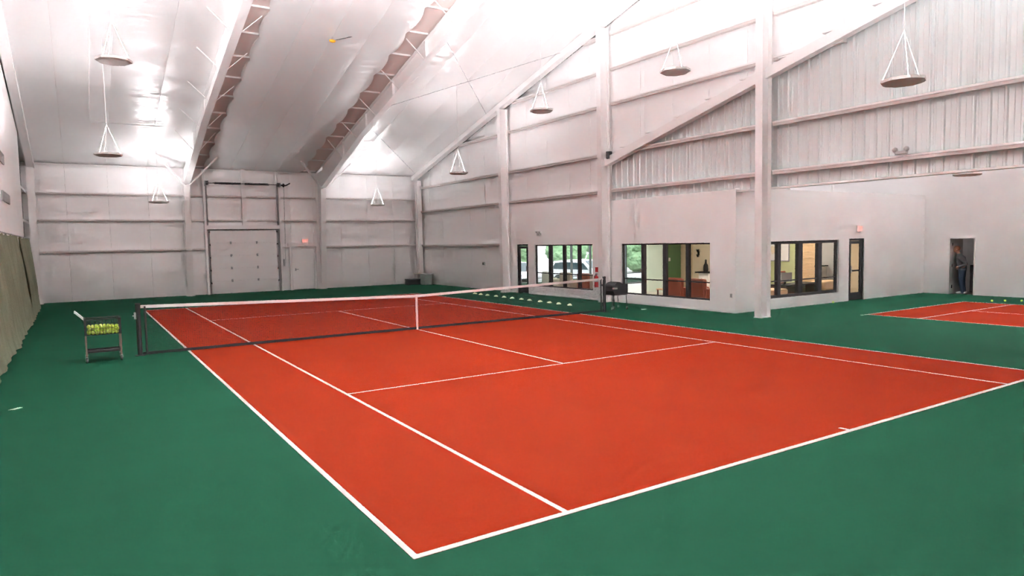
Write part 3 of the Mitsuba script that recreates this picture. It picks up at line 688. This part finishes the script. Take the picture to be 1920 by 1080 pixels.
put('bottom_band', band(lambda x: .012, lambda x: .07, .008), 'm_net', net)
put('centre_strap', cat(box(5.46, 5.51, YN-.018, YN-.014, .0, .92), box(5.46, 5.51, YN+.014, YN+.018, .0, .92), box(5.46, 5.51, YN-.018, YN+.018, .916, .922)), 'm_tape', net)
vs, fs, o = [], [], 0
def cord(a, b, r=.0012):
    global o
    d = np.asarray(b, float)-np.asarray(a, float)
    w = np.array([r, 0, 0]) if abs(d[2]) > abs(d[0]) else np.array([0, 0, r])
    e = np.array([0, r, 0])
    ring = [w, -.5*w+.87*e, -.5*w-.87*e]
    vs.extend([np.asarray(a)+q for q in ring]+[np.asarray(b)+q for q in ring])
    for j in range(3):
        k = (j+1) % 3; fs.extend([[o+j, o+k, o+3+k], [o+j, o+3+k, o+3+j]])
    o += 6
for x in np.arange(-.78, 11.76, .045): cord((x, YN, .05), (x, YN, float(topz(x))-.05))
for k in range(1, 22):
    for a, b in ((-.78, 5.485), (5.485, 11.75)):
        za, zb = (.06+(float(topz(x))-.12)*k/22 for x in (a, b)); cord((a, YN, za), (b, YN, zb))
put('netting', trimesh.Trimesh(np.array(vs), np.array(fs), process=False), 'm_net', net)

# ------------------------------------------------------------------ curtain along the left wall
def curtain(ya, yb, seed, x_top, x_bot):
    def fn(u, v):
        y = ya+(yb-ya)*u; z = .03+2.68*v
        ph = u*(yb-ya)*2*np.pi/1.15
        a = (.022+.05*np.sin(np.pi*np.clip(v*1.15-.08, 0, 1)))*np.sin(ph+1.3*np.sin(u*7+seed))+.09*(meshkit.fbm(np.stack([y*1.2, z*.5, z*0+seed], -1), 3, seed)-.5)
        return np.stack([x_bot+(x_top-x_bot)*v**.7+a, y+.35*(1-v)*(u-.5)*0, z+.02*np.sin(ph)*v], -1)
    return sheet(fn, int(abs(yb-ya)/.62*10), 14, (-.012, 0, 0))
cu = thing('divider_curtain', 'olive green hanging court curtain along the left wall', 'curtain')
for a, b, xb in ((28.0, 22.6, -3.24), (22.5, 15.8, -3.2), (15.7, 8.6, -3.16), (8.5, 1.5, -3.16)):
    put('fabric_panel', curtain(a, b, int(a), -3.5, xb), 'm_curtain', cu, smooth=60)
put('rail', tube([(-3.5, 28.1, 2.74), (-3.5, 1.4, 2.74)], .02, 8), 'm_grey', cu)

# ------------------------------------------------------------------ ball carts
def caster(x, y, parent, r=.045):
    w = put('wheel', moved(lathe([(.0001, -.016), (r*.8, -.016), (r, -.008), (r, .008), (r*.8, .016), (.0001, .016)], 14).apply_transform(trimesh.transformations.rotation_matrix(math.pi/2, [0, 1, 0])), x, y, r), 'm_darkgrey', parent, smooth=40)
    put('fork', cat(box(x-.024, x-.018, y-.016, y+.016, r, 2*r+.03), box(x+.018, x+.024, y-.016, y+.016, r, 2*r+.03), box(x-.024, x+.024, y-.016, y+.016, 2*r+.024, 2*r+.034)), 'm_chrome', w)
def wire_panel(p, u, v, nu, nv, r=.0025):
    p, u, v = (np.asarray(a, float) for a in (p, u, v))
    return [tube([p+u*i/nu, p+u*i/nu+v], r, 4) for i in range(nu+1)]+[tube([p+v*j/nv, p+v*j/nv+u], r, 4) for j in range(nv+1)]
c = thing('ball_cart', 'wheeled ball cart full of tennis balls beside the left net post', 'ball cart')
xa, xb, ya, yb = -1.87, -1.27, 11.45, 11.87
for x in (xa, xb):
    for y in (ya, yb):
        put('leg', cat(box(x-.016, x+.016, y-.016, y+.016, .12, .55)), 'm_brownleg', c, label='brown leg')
        put('upper_post', box(x-.02, x+.02, y-.02, y+.02, .55, .88), 'm_black', c)
        caster(x, y, c)
put('rim', cat(bar((xa, ya, .87), (xb, ya, .87), .02, .02), bar((xa, yb, .87), (xb, yb, .87), .02, .02), bar((xa, ya, .87), (xa, yb, .87), .02, .02), bar((xb, ya, .87), (xb, yb, .87), .02, .02)), 'm_black', c)
put('basket', cat(*(wire_panel((xa, ya, .55), (xb-xa, 0, 0), (0, 0, .32), 12, 5)+wire_panel((xa, yb, .55), (xb-xa, 0, 0), (0, 0, .32), 12, 5)+wire_panel((xa, ya, .55), (0, yb-ya, 0), (0, 0, .32), 8, 5)+wire_panel((xb, ya, .55), (0, yb-ya, 0), (0, 0, .32), 8, 5)+wire_panel((xa, ya, .55), (xb-xa, 0, 0), (0, yb-ya, 0), 12, 8))), 'm_black', c)
put('tray', cat(box(xa+.017, xb-.017, ya+.017, yb-.017, .205, .213), bar((xa, ya, .22), (xb, ya, .22), .025, .04), bar((xa, yb, .22), (xb, yb, .22), .025, .04), bar((xa, ya, .22), (xa, yb, .22), .025, .04), bar((xb, ya, .22), (xb, yb, .22), .025, .04)), 'm_black', c)
put('divider_comb', cat(*[box(xa+.04+.04*i, xa+.045+.04*i, ya+.0, ya+.01, .24, .265) for i in range(14)]), 'm_black', c)
put('handle', cat(tube([(xa-.01, ya, .86), (xa-.16, ya, 1.02)], .012, 8), tube([(xa-.01, yb, .86), (xa-.16, yb, 1.02)], .012, 8), tube([(xa-.16, ya-.01, 1.02), (xa-.16, yb+.01, 1.02)], .015, 8)), 'm_chrome', c, label='pale grip handle')
ball_ply = mikit.ply(tm(m3.Manifold.sphere(.0335, 16)), 'm_ball', True)
seam = ball_ply
def ball(x, y, z, lab, group=None):
    k = name('tennis_ball'); scene[k] = {**ball_ply, 'to_world': T().translate([float(x), float(y), float(z)])}; say(k, lab, 'tennis ball', group)
for layer in range(3):
    nx = 8
    for i in range(nx):
        for j in range(5):
            if layer == 2 and (rng.random() < .42): continue
            x = xa+.06+.0685*i+(.015 if layer % 2 else 0)+rng.uniform(-.004, .004); y = ya+.055+.075*j+(.02 if layer % 2 else 0)+rng.uniform(-.003, .003)
            if y > yb-.04: continue
            ball(x, y, .59+.056*layer+rng.uniform(-.003, .003), 'yellow green tennis ball in the wire basket of the ball cart', 'tennis balls in the ball cart')
c = thing('ball_cart', 'black ball hopper on thin legs beside the right net post', 'ball cart')
xa, xb, ya, yb = 12.27, 12.9, 11.95, 12.4
put('hopper', cat(extr(Polygon([(0, .14), (.08, 0), (.6, 0), (.63, .1), (.63, .34), (.42, .36), (.3, .42), (.16, .4), (.06, .33)]), (xa+.03, ya, .48), (1, 0, 0), (0, 0, 1), (0, 1, 0), .45)), 'm_black', c)
put('hopper_rim', cat(bar((xa-.05, ya, .8), (xa+.22, ya, .76), .03, .05), bar((xa-.05, yb, .8), (xa+.22, yb, .76), .03, .05), bar((xa-.05, ya, .8), (xa-.05, yb, .8), .03, .05)), 'm_darkgrey', c)
put('chute', box(xa+.02, xa+.2, ya-.02, ya+.02, .68, .73), 'm_vent', c, label='grey chute')
for x in (xa-.0, xb):
    for y in (ya+.02, yb-.02):
        put('leg', tube([(x, y, .07), (x+(.03 if x < 12.5 else -.03), y, .5)], .011, 6), 'm_darkgrey', c); caster(x, y, c, .035)
put('centre_post', tube([(12.52, 12.17, .07), (12.52, 12.17, .5)], .016, 8), 'm_black', c)
put('counterweight', moved(tm(m3.Manifold.sphere(.035, 10)), 12.52, 12.17, .3), 'm_black', c, smooth=True)
caster(12.52, 12.17, c, .035)
# loose balls and markers
ball(19.14, 8.78, .035, 'single yellow tennis ball on the floor against the lounge end wall')
for (x, y, lab) in ((23.0, 5.7, 'loose tennis ball behind the small court, left one'), (23.3, 5.45, 'loose tennis ball behind the small court, middle one'), (23.6, 5.1, 'loose tennis ball behind the small court, right one')):
    ball(x, y, .0365 if x < 22.4 else .0345, lab)
ORD = ['first', 'second', 'third', 'fourth', 'fifth', 'sixth', 'seventh', 'eighth', 'ninth', 'tenth', 'eleventh', 'last']
mk_ply = mikit.ply(lathe([(.095, 0), (.095, .008), (.03, .06), (.024, .06), (.06, .012), (.0001, .012)], 18), 'm_marker', 40)
for i, px_y in enumerate([14.37, 15.04, 15.64, 16.26, 17.0, 17.6, 18.3, 18.95, 19.6, 20.35, 20.95, 21.5]):
    k = name('marker_cone'); scene[k] = {**mk_ply, 'to_world': T().translate([12.42+.022*i, px_y, 0])}
    say(k, f'low pale marker cone beyond the right sideline, {ORD[i]} of twelve from the net', 'marker cone', 'row of marker cones beside the court')
put('floor_scrap', box(13.2, 13.36, 11.55, 11.64, 0, .012), 'm_white', label='small white strip lying on the green floor below the wide lounge window', cat_='paper scrap')
put('floor_scrap', cat(extr(Polygon([(-2.86, 7.5), (-2.79, 7.49), (-2.74, 7.54), (-2.7, 7.6), (-2.76, 7.6), (-2.8, 7.55)]), (0, 0, 0), (1, 0, 0), (0, 1, 0), (0, 0, 1), .008)), 'm_speck', label='tiny pale scrap on the green floor near the left edge', cat_='paper scrap')

# ------------------------------------------------------------------ wall mounted small things
fe = thing('fire_extinguisher', 'red fire extinguisher on the lounge wall beside the second window', 'fire extinguisher')
put('cylinder', moved(lathe([(.0001, 0), (.07, 0), (.078, .02), (.078, .34), (.05, .41), (.022, .43), (.022, .46), (.0001, .46)], 18), 14.29, 15.16, .5), 'm_red', fe, smooth=40)
put('label_band', moved(lathe([(.0785, .2), (.0795, .2), (.0795, .3), (.0785, .3)], 18), 14.29, 15.16, .5), 'm_paper', fe)
put('valve', cat(box(14.27, 14.31, 15.11, 15.21, .965, .985), box(14.275, 14.305, 15.1, 15.19, 1.0, 1.02)), 'm_black', fe)
put('hose', tube([(14.29, 15.21, .97), (14.28, 15.26, .9), (14.28, 15.265, .7)], .012, 6), 'm_black', fe)
put('bracket', box(14.36, 14.399, 15.12, 15.2, .6, .9), 'm_grey', fe)
put('warning_plate', box(14.388, 14.399, 15.14, 15.34, 1.06, 1.24), 'm_red', label='small red plate on the wall above the fire extinguisher', cat_='sign')
em = thing('emergency_light', 'twin head emergency light high on the lounge wall above the first window', 'emergency light')
put('body', rbox(14.32, 14.398, 18.82, 19.06, 2.5, 2.6, .015), 'm_vent', em)
for y in (18.85, 19.03): put('lamp_head', moved(tm(m3.Manifold.sphere(.05, 12)), 14.3, y, 2.64), 'm_vent', em, smooth=True)
em = thing('emergency_light', 'twin head emergency light sitting on the corrugated wall girt', 'emergency light')
put('body', rbox(14.22, 14.32, 3.98, 4.24, 4.09, 4.17, .015), 'm_vent', em)
for y in (3.98, 4.24): put('lamp_head', moved(tm(m3.Manifold.sphere(.06, 12)), 14.24, y, 4.2), 'm_vent', em, smooth=True)
sp = thing('wall_speaker', 'small black speaker on the column between the lounge windows, below the sloping beam', 'speaker')
put('cabinet', rbox(14.15, 14.31, 14.22, 14.38, 5.14, 5.4, .015), 'm_black', sp); put('grille', box(14.135, 14.149, 14.24, 14.36, 5.16, 5.38), 'm_darkgrey', sp)
ob = thing('outlet_box', 'small dark outlet on the white lining near the second right column', 'outlet'); put('plate', box(14.42, 14.5, 23.7, 23.82, 1.16, 1.3), 'm_grey', ob); put('socket', box(14.4, 14.42, 23.73, 23.79, 1.19, 1.27), 'm_darkgrey', ob)
ob = thing('outlet_box', 'pale outlet low on the lounge wall right of the wide window', 'outlet'); put('plate', box(14.39, 14.4, 9.02, 9.1, .46, .58), 'm_vent', ob); put('socket', box(14.385, 14.39, 9.04, 9.08, .49, .55), 'm_grey', ob)
ru = thing('rooftop_unit', 'black box on the lounge roof just right of the front column', 'equipment box'); put('casing', box(15.6, 16.6, 9.5, 10.1, 2.95, 3.96), 'm_black', ru); put('lid', box(15.58, 16.62, 9.48, 10.12, 3.96, 3.98), 'm_darkgrey', ru)
for x, lab in ((17.9, 'left one'), (20.35, 'right one')):  # posts standing in for cables of hanging lamps behind the block
    vp = thing('lamp_cable', f'white lamp pipe rising above the lounge end wall, {lab}', 'cable'); put('cable', tube([(x, 9.6, 2.95), (x, 9.6, 6.6)], .04, 10), 'm_white', vp, smooth=40); put('collar', tube([(x, 9.6, 2.95), (x, 9.6, 3.05)], .07, 10), 'm_white', vp)

# ------------------------------------------------------------------ far corner things
k = thing('storage_bench', 'low black bench box in the far right corner', 'storage box'); put('body', rbox(13.2, 14.25, 29.85, 30.3, 0, .27, .03), 'm_black', k); put('lid', rbox(13.18, 14.27, 29.83, 30.32, .27, .32, .02), 'm_darkgrey', k)
k = thing('storage_tote', 'grey plastic tote on the low black box in the far corner', 'tote'); put('body', rbox(13.75, 14.2, 29.87, 30.27, .32, .58, .03), 'm_tote', k); put('lid', rbox(13.7, 14.25, 29.83, 30.31, .58, .62, .015), 'm_binlid', k, label='pale lid')
k = thing('waste_bin', 'dark grey green bin beside the tote in the far corner', 'bin'); put('body', rbox(14.3, 14.95-.55, 29.2, 29.75, 0, .56, .02) if False else rbox(13.85, 14.32, 29.1, 29.7, 0, .56, .04), 'm_bingreen', k); put('lid', rbox(13.82, 14.35, 29.07, 29.73, .56, .6, .015), 'm_tote', k)
k = thing('towel_bundle', 'small pale bundle on top of the grey tote', 'bundle'); put('cloth', rbox(13.85, 14.12, 29.95, 30.2, .62, .72, .045), 'm_white', k); put('fold', rbox(13.88, 14.08, 29.98, 30.16, .7, .75, .02), 'm_binlid', k)

# ------------------------------------------------------------------ lounge furniture
def armchair(x, y, rz_, m, lab, group=None, legm='m_wood'):
    k = thing('armchair', lab, 'armchair', group)
    def P(b, ms, mm): put(b, moved(ms, x, y, .012, rz_), mm, k, smooth=40)
    P('seat', rbox(-.33, .33, -.33, .33, .28, .46, .05), m); P('backrest', rbox(-.36, .36, .26, .42, .3, .92, .06), m)
    P('armrest', rbox(-.42, -.32, -.34, .36, .25, .62, .04), m); P('armrest', rbox(.32, .42, -.34, .36, .25, .62, .04), m)
    for sx in (-.36, .36):
        for sy in (-.28, .34): P('leg', tube([(sx, sy, .27), (sx*1.03, sy*1.03, 0)], [.022, .014], 8), legm)
armchair(15.35, 11.85, math.radians(85), 'm_leather', 'brown leather armchair behind the wide window, left one')
armchair(15.4, 10.85, math.radians(78), 'm_leather', 'brown leather armchair behind the wide window, middle one')
armchair(15.4, 9.7, math.radians(95), 'm_leather', 'brown leather armchair at the right end of the wide window')
armchair(15.5, 19.5, math.radians(80), 'm_grey_cloth', 'pale grey armchair behind the first window, leftmost')
armchair(15.5, 18.2, math.radians(92), 'm_beige_cloth', 'beige armchair behind the first window, second from left')
armchair(15.5, 17.0, math.radians(90), 'm_leather', 'brown armchair behind the first window')
armchair(15.3, 15.95, math.radians(86), 'm_beige_cloth', 'beige armchair behind the first window, rightmost')
def table(x, y, dx, dy, h, mtop, lab, cat__='table'):
    k = thing('side_table', lab, cat__)
    put('table_top', rbox(x-dx, x+dx, y-dy, y+dy, h-.04, h, .015), mtop, k)
    for sx in (-1, 1):
        for sy in (-1, 1): put('leg', box(x+sx*(dx-.05)-.02, x+sx*(dx-.05)+.02, y+sy*(dy-.05)-.02, y+sy*(dy-.05)+.02, .012, h-.04), 'm_dark_brown', k)
table(15.5, 12.75, .3, .25, .5, 'm_tan', 'small tan table left of the brown armchairs')
table(16.6, 10.35, .3, .3, .5, 'm_wood', 'small wooden table behind the brown armchairs')
table(17.2, 18.5, .45, .9, .48, 'm_white', 'low white table among the lounge chairs')
k = thing('bench', 'long tan upholstered bench behind the lounge end window', 'bench')
put('cushion', rbox(16.0, 17.55, 9.35, 9.95, .34, .55, .06), 'm_tan', k, smooth=40); put('base', box(16.05, 17.5, 9.4, 9.9, .012, .34), 'm_dark_brown', k)
k = thing('bench', 'short tan ottoman behind the lounge glass door', 'ottoman')
put('cushion', rbox(20.4, 21.5, 9.9, 10.5, .3, .62, .07), 'm_tan', k, smooth=40); put('base', box(20.45, 21.45, 9.95, 10.45, .012, .3), 'm_black', k)
k = thing('desk', 'dark desk behind the middle of the lounge end window', 'desk'); put('desk_top', box(18.2, 20.2, 9.9, 10.6, .55, .6), 'm_black', k); put('front_panel', box(18.25, 20.15, 10.5, 10.55, .012, .55), 'm_dark_brown', k)
for x in (18.22, 20.14): put('side_panel', box(x, x+.04, 9.92, 10.49, .012, .55), 'm_dark_brown', k)
k = thing('monitor', 'dark grey monitor on the desk behind the end window', 'monitor'); put('screen', box(18.35, 18.95, 10.2, 10.24, .68, 1.0), 'm_grey', k); put('stand', cat(box(18.6, 18.7, 10.25, 10.28, .61, .8), box(18.5, 18.8, 10.15, 10.35, .6, .61)), 'm_black', k)
k = thing('desk_chair', 'orange chair behind the right part of the end window', 'chair'); put('seat', rbox(19.6, 20.1, 10.8, 11.3, .4, .5, .03), 'm_leather', k, smooth=40); put('backrest', rbox(19.6, 20.1, 11.25, 11.35, .45, .98, .03), 'm_leather', k, smooth=40)
for x in (19.65, 20.05):
    for y in (10.85, 11.25): put('leg', tube([(x, y, .012), (x, y, .41)], .015, 6), 'm_black', k)
k = thing('grey_partition', 'dark grey low partition behind the lounge glass door', 'partition'); put('panel', box(21.2, 21.9, 10.75, 10.8, .03, 1.1), 'm_grey', k); put('cap', box(21.18, 21.92, 10.73, 10.82, 1.1, 1.14), 'm_black', k); put('foot', box(21.3, 21.8, 10.65, 10.9, .012, .03), 'm_black', k)
k = thing('picture', 'framed pale picture on the sage green lounge wall', 'picture')
put('frame', cat(box(21.94, 21.974, 12.42, 13.48, 1.25, 1.29), box(21.94, 21.974, 12.42, 13.48, 2.21, 2.25), box(21.94, 21.974, 12.42, 12.46, 1.29, 2.21), box(21.94, 21.974, 13.44, 13.48, 1.29, 2.21)), 'm_ink', k)
put('print', box(21.95, 21.972, 12.46, 13.44, 1.29, 2.21), 'm_paper', k); put('motif', cat(*[box(21.947, 21.95, 13.02+dx, 13.4-dx, 1.55+.03*i, 1.57+.03*i) for i, dx in enumerate([.14, .08, .04, .02, 0, 0, 0, .02, .04, .08, .14])]), 'm_paint_beige', k)
k = thing('wall_sconce', 'small black double wall lamp on the cream lounge wall', 'wall lamp'); put('plate', box(19.36, 19.399, 14.76, 14.84, 1.56, 1.72), 'm_black', k)
for z in (1.53, 1.74): put('shade', moved(lathe([(.03, -.05), (.06, .05), (.0001, .05)], 12), 19.33, 14.8, z), 'm_black', k)
k = thing('console_table', 'pale console with a dark top on the right side of the wide window', 'console table'); put('top', box(18.9, 19.39, 13.9, 14.55, .86, .91), 'm_black', k); put('body', box(19.0, 19.38, 13.95, 14.45, .012, .86), 'm_white', k)
k = thing('vase', 'black bottle shaped vase on the console', 'vase'); put('body', moved(lathe([(.0001, 0), (.09, 0), (.1, .1), (.09, .25), (.04, .33), (.035, .42), (.0001, .42)], 14), 19.15, 14.22, .91), 'm_black', k, smooth=40); put('stopper', moved(tm(m3.Manifold.sphere(.045, 10)), 19.15, 14.22, 1.35), 'm_darkgrey', k)
k = thing('light_switch', 'white light switch on the shade coloured green lounge wall', 'light switch'); put('plate', box(18.66, 18.76, 15.755, 15.769, 1.32, 1.46), 'm_white', k); put('toggle', box(18.7, 18.72, 15.745, 15.755, 1.37, 1.41), 'm_white', k)

# ------------------------------------------------------------------ outside: ground, trees, cars
GZ = -.45
put('parking_ground', box(13.5, 80, 21.7, 90, GZ-.1, GZ), 'm_asphalt', label='grey parking lot outside the lounge glazing', cat_='ground', kind='structure')
def car(x, y, rz_, lab):
    k = thing('car', lab, 'car')
    def P(b, m, mm, s=False, par=None): return put(b, moved(m, x, y, GZ, rz_), mm, par or k, smooth=s)
    prof = Polygon([(-2.2, .32), (-2.25, .6), (-2.15, .9), (-1.35, .98), (-.75, 1.44), (.9, 1.5), (1.7, 1.42), (2.15, .98), (2.2, .4), (2.1, .3)]).buffer(.06)
    low = extr(prof, (-.86, 0, 0), (0, 1, 0), (0, 0, 1), (1, 0, 0), 1.72)
    P('body', low, 'm_car_white')
    for s in (-1, 1):
        P('side_window', extr(Polygon([(-1.15, 1.0), (-.72, 1.38), (.9, 1.43), (1.6, 1.36), (1.9, 1.0)]), (s*.865-.004, 0, 0), (0, 1, 0), (0, 0, 1), (1, 0, 0), .008), 'm_car_glass')
        for yy_ in (-1.35, 1.35): P('wheel', lathe([(.0001, -.1), (.2, -.1), (.33, -.08), (.33, .08), (.2, .1), (.0001, .1)], 18).apply_transform(trimesh.transformations.rotation_matrix(math.pi/2, [0, 1, 0])).apply_translation((s*.82, yy_, .33)), 'm_black', 40)
    P('windscreen', bar((0, -1.42, 1.03), (0, -.8, 1.5), 1.5, .02), 'm_car_glass')
    P('rear_window', bar((0, 1.78, 1.46), (0, 2.2, 1.04), 1.4, .02), 'm_car_glass')
    for s in (-1, 1): P('headlamp', box(s*.62-.18, s*.62+.18, -2.34, -2.24, .68, .82), 'm_paper')
    P('grille', box(-.4, .4, -2.34, -2.25, .5, .68), 'm_black')
car(23.6, 27.5, math.radians(8), 'white car seen through the left pane of the wide lounge window')
car(18.9, 28.5, math.radians(-6), 'white car parked outside, seen through the middle of the first window')
car(16.6, 30.0, math.radians(4), 'white car parked outside, seen through the left of the first window')
car(21.3, 33.0, math.radians(85), 'white car standing across behind the other parked cars')
def tree(x, y, h, r, seed, lab):
    k = thing('tree', lab, 'tree', 'trees beyond the parking lot')
    put('trunk', tube([(x, y, GZ), (x+.1, y, h*.3), (x, y+.1, h*.6)], [.22, .18, .1], 8), 'm_bark', k)
    ms = []
    rg = np.random.default_rng(seed)
    for i in range(9):
        s = trimesh.creation.icosphere(3, 1.0); v = np.asarray(s.vertices)
        v = v*(1+.5*(meshkit.fbm(v*2.6+seed+i, 3, seed)-.5))[:, None]*r*rg.uniform(.45, .7)
        s.vertices = v+[x+rg.uniform(-.6, .6)*r, y+rg.uniform(-.5, .5)*r, h*.55+rg.uniform(-.35, .4)*h*.8]
        ms.append(s)
    put('crown', cat(*ms), 'm_leaf', k)
for i, (x, y, h, r) in enumerate([(19.5, 46, 7, 2.3), (25.2, 46, 8, 2.4), (31, 46, 7.5, 2.4), (37, 46, 8, 2.4), (43, 46, 8, 2.4), (14, 46, 7, 2.2)]):
    tree(x, y, h, r, 200+i, f'leafy green tree outside beyond the parked cars, {ORD[i]} one of the trees')

for i, (x, y) in enumerate([(14.5, 37), (18.3, 37.6), (22, 37), (25.8, 37.7), (29.6, 37), (33.4, 37.6), (37.2, 37), (41, 37.5), (30, 31.5), (33, 29.8)]):
    k = thing('shrub', f'pale green shrub edging the parking lot outside, {ORD[i]} from the left', 'shrub', 'shrubs edging the parking lot')
    rg = np.random.default_rng(300+i); ms = []
    for q in range(7):
        m = trimesh.creation.icosphere(3, 1.0); v = np.asarray(m.vertices)
        m.vertices = v*(1+.6*(meshkit.fbm(v*3+i*7+q, 3, q)-.5))[:, None]*rg.uniform(.7, .95)+[x+rg.uniform(-.9, .9), y+rg.uniform(-.6, .6), GZ+.7+rg.uniform(0, 1.9)]
        ms.append(m)
    put('foliage', cat(*ms), 'm_leaf', k); put('stem', tube([(x, y, GZ), (x, y, GZ+1.2)], .08, 7), 'm_bark', k)

# ------------------------------------------------------------------ the person in the doorway
def bone(js):
    m = None
    out = []
    for (a, ra), (b, rb_) in js:
        out.append(m3.Manifold.batch_hull([m3.Manifold.sphere(ra, 14).translate(list(map(float, a))), m3.Manifold.sphere(rb_, 14).translate(list(map(float, b)))]))
    return out
def blend(parts, edge=.03, it=12):
    m = m3.Manifold.batch_boolean(parts, m3.OpType.Add).refine_to_length(edge)
    t = tm(m); t.merge_vertices(); trimesh.smoothing.filter_taubin(t, iterations=it)
    return t
# local frame: f forward (towards -x... image left = +y), built facing +y, x across
PX, PY = 25.62, 7.74
def W(l, fwd, z):    # l: to the person's left, fwd: facing direction
    F_ = np.array([-.35, .94, 0]); F_ /= np.linalg.norm(F_); L_ = np.array([-F_[1], F_[0], 0])
    return (np.array([PX, PY, 0])+L_*l+F_*fwd+np.array([0, 0, z])).tolist()
per = thing('person', 'person in grey jacket and dark jeans standing in the dark doorway with hand on hip', 'person')
S = 1.0
hip, chest, neck = W(0, 0, .93), W(0, .06, 1.28), W(0, .12, 1.48)
body = bone([((W(.09, 0, .9), .105), (W(.1, .03, .5), .075)), ((W(.1, .03, .5), .072), (W(.1, -.02, .1), .048)), ((W(-.09, 0, .9), .105), (W(-.11, .0, .5), .075)), ((W(-.11, 0, .5), .072), (W(-.12, -.06, .1), .048)),
             ((W(.08, 0, .95), .11), (W(-.08, 0, .95), .11)), ((hip, .13), (chest, .145)), ((W(.13, .06, 1.34), .085), (W(-.13, .06, 1.34), .085)), ((chest, .14), (neck, .065)),
             ((neck, .055), (W(0, .17, 1.58), .055)),
             ((W(.2, .06, 1.36), .06), (W(.3, -.12, 1.12), .045)), ((W(.3, -.12, 1.12), .043), (W(.19, .1, 1.0), .034)),
             ((W(-.2, .06, 1.36), .06), (W(-.26, -.02, 1.07), .045)), ((W(-.26, -.02, 1.07), .043), (W(-.2, .2, .98), .034))])
hd = W(0, .2, 1.65)
head = [m3.Manifold.sphere(.1, 20).scale([.82, 1.0, 1.15]).translate(hd), m3.Manifold.sphere(.07, 16).scale([.85, 1, .9]).translate(W(0, .235, 1.59)),
        m3.Manifold.batch_hull([m3.Manifold.sphere(.012, 8).translate(W(0, .295, 1.665)), m3.Manifold.sphere(.017, 8).translate(W(0, .318, 1.625))]),
        m3.Manifold.sphere(.022, 8).scale([1, 1, 1.3]).translate(W(.085, .19, 1.64)), m3.Manifold.sphere(.022, 8).scale([1, 1, 1.3]).translate(W(-.085, .19, 1.64))]
def hand(wrist, d, side):
    w = np.array(wrist); d = np.array(d)/np.linalg.norm(d); s = np.array(side)/np.linalg.norm(side); n = np.cross(d, s)
    ps = bone([((w, .028), (w+d*.05, .034)), ((w+d*.03+s*.02, .02), (w+d*.08+s*.03, .016)), ((w+d*.03-s*.02, .02), (w+d*.08-s*.03, .016))])
    for i, (o_, l_) in enumerate(((-.03, .055), (-.01, .07), (.011, .068), (.031, .05))):
        a = w+d*.08+s*o_; b = a+d*l_*.6; c_ = b+d*l_*.3+n*l_*.35
        ps += bone([((a, .0095), (b, .009)), ((b, .009), (c_, .0075))])
    a = w+d*.03-s*.033; b = a+d*.035-s*.025; ps += bone([((a, .012), (b, .01)), ((b, .01), (b+d*.025, .008))])
    return ps
F_ = np.array(W(0, 1, 0))-np.array(W(0, 0, 0)); Lf = np.array(W(1, 0, 0))-np.array(W(0, 0, 0))
hands = hand(W(.19, .1, 1.0), -.5*Lf+.7*F_+np.array([0, 0, -.3]), [0, 0, 1])+hand(W(-.2, .2, .98), F_+np.array([0, 0, -.4]), Lf)
bm = blend(body+head+hands, .02, 6)
put('body', bm, 'm_skin', per, smooth=True, label='skin of head and hands')
top = bone([((hip, .145), (chest, .165)), ((W(.09, 0, .9), .12), (W(-.09, 0, .9), .12)), ((W(.13, .06, 1.34), .1), (W(-.13, .06, 1.34), .1)), ((chest, .155), (W(0, .11, 1.45), .08)),
            ((W(.2, .06, 1.36), .075), (W(.3, -.12, 1.12), .06)), ((W(.3, -.12, 1.12), .058), (W(.21, .07, 1.01), .047)), ((W(-.2, .06, 1.36), .075), (W(-.26, -.02, 1.07), .06)), ((W(-.26, -.02, 1.07), .058), (W(-.21, .16, .99), .047)),
            ((W(.14, .06, 1.34), .08), (W(.2, .06, 1.36), .076)), ((W(-.14, .06, 1.34), .08), (W(-.2, .06, 1.36), .076))])
put('jacket', blend(top, .025, 8), 'm_jacket', per, smooth=True)
leg = bone([((W(.09, 0, .88), .118), (W(.1, .03, .5), .088)), ((W(.1, .03, .5), .086), (W(.1, -.02, .07), .066)), ((W(-.09, 0, .88), .118), (W(-.11, 0, .5), .088)), ((W(-.11, 0, .5), .086), (W(-.12, -.06, .07), .066)), ((W(.07, 0, .93), .125), (W(-.07, 0, .93), .125))])
put('jeans', blend(leg, .025, 8), 'm_jeans', per, smooth=True)
for l, f0 in ((.1, -.02), (-.12, -.06)):
    sh = m3.Manifold.batch_hull([m3.Manifold.sphere(.045, 12).translate(W(l, f0-.06, .05)), m3.Manifold.sphere(.05, 12).translate(W(l, f0+.03, .055)), m3.Manifold.sphere(.036, 12).translate(W(l, f0+.17, .04))]).trim_by_plane([0, 0, 1], .006)
    put('shoe', tm(sh), 'm_white', per, smooth=40)
hair = m3.Manifold.sphere(.108, 20).scale([.86, 1.0, 1.12]).translate(W(0, .185, 1.665)) - m3.Manifold.cube([.6, .6, .6], True).translate((np.array(W(0, .2, 1.3))).tolist()) - m3.Manifold.batch_hull([m3.Manifold.sphere(.09, 12).translate(W(0, .3, 1.62)), m3.Manifold.sphere(.05, 12).translate(W(0, .33, 1.7))])
put('hair', tm(hair), 'm_hair', per, smooth=40)
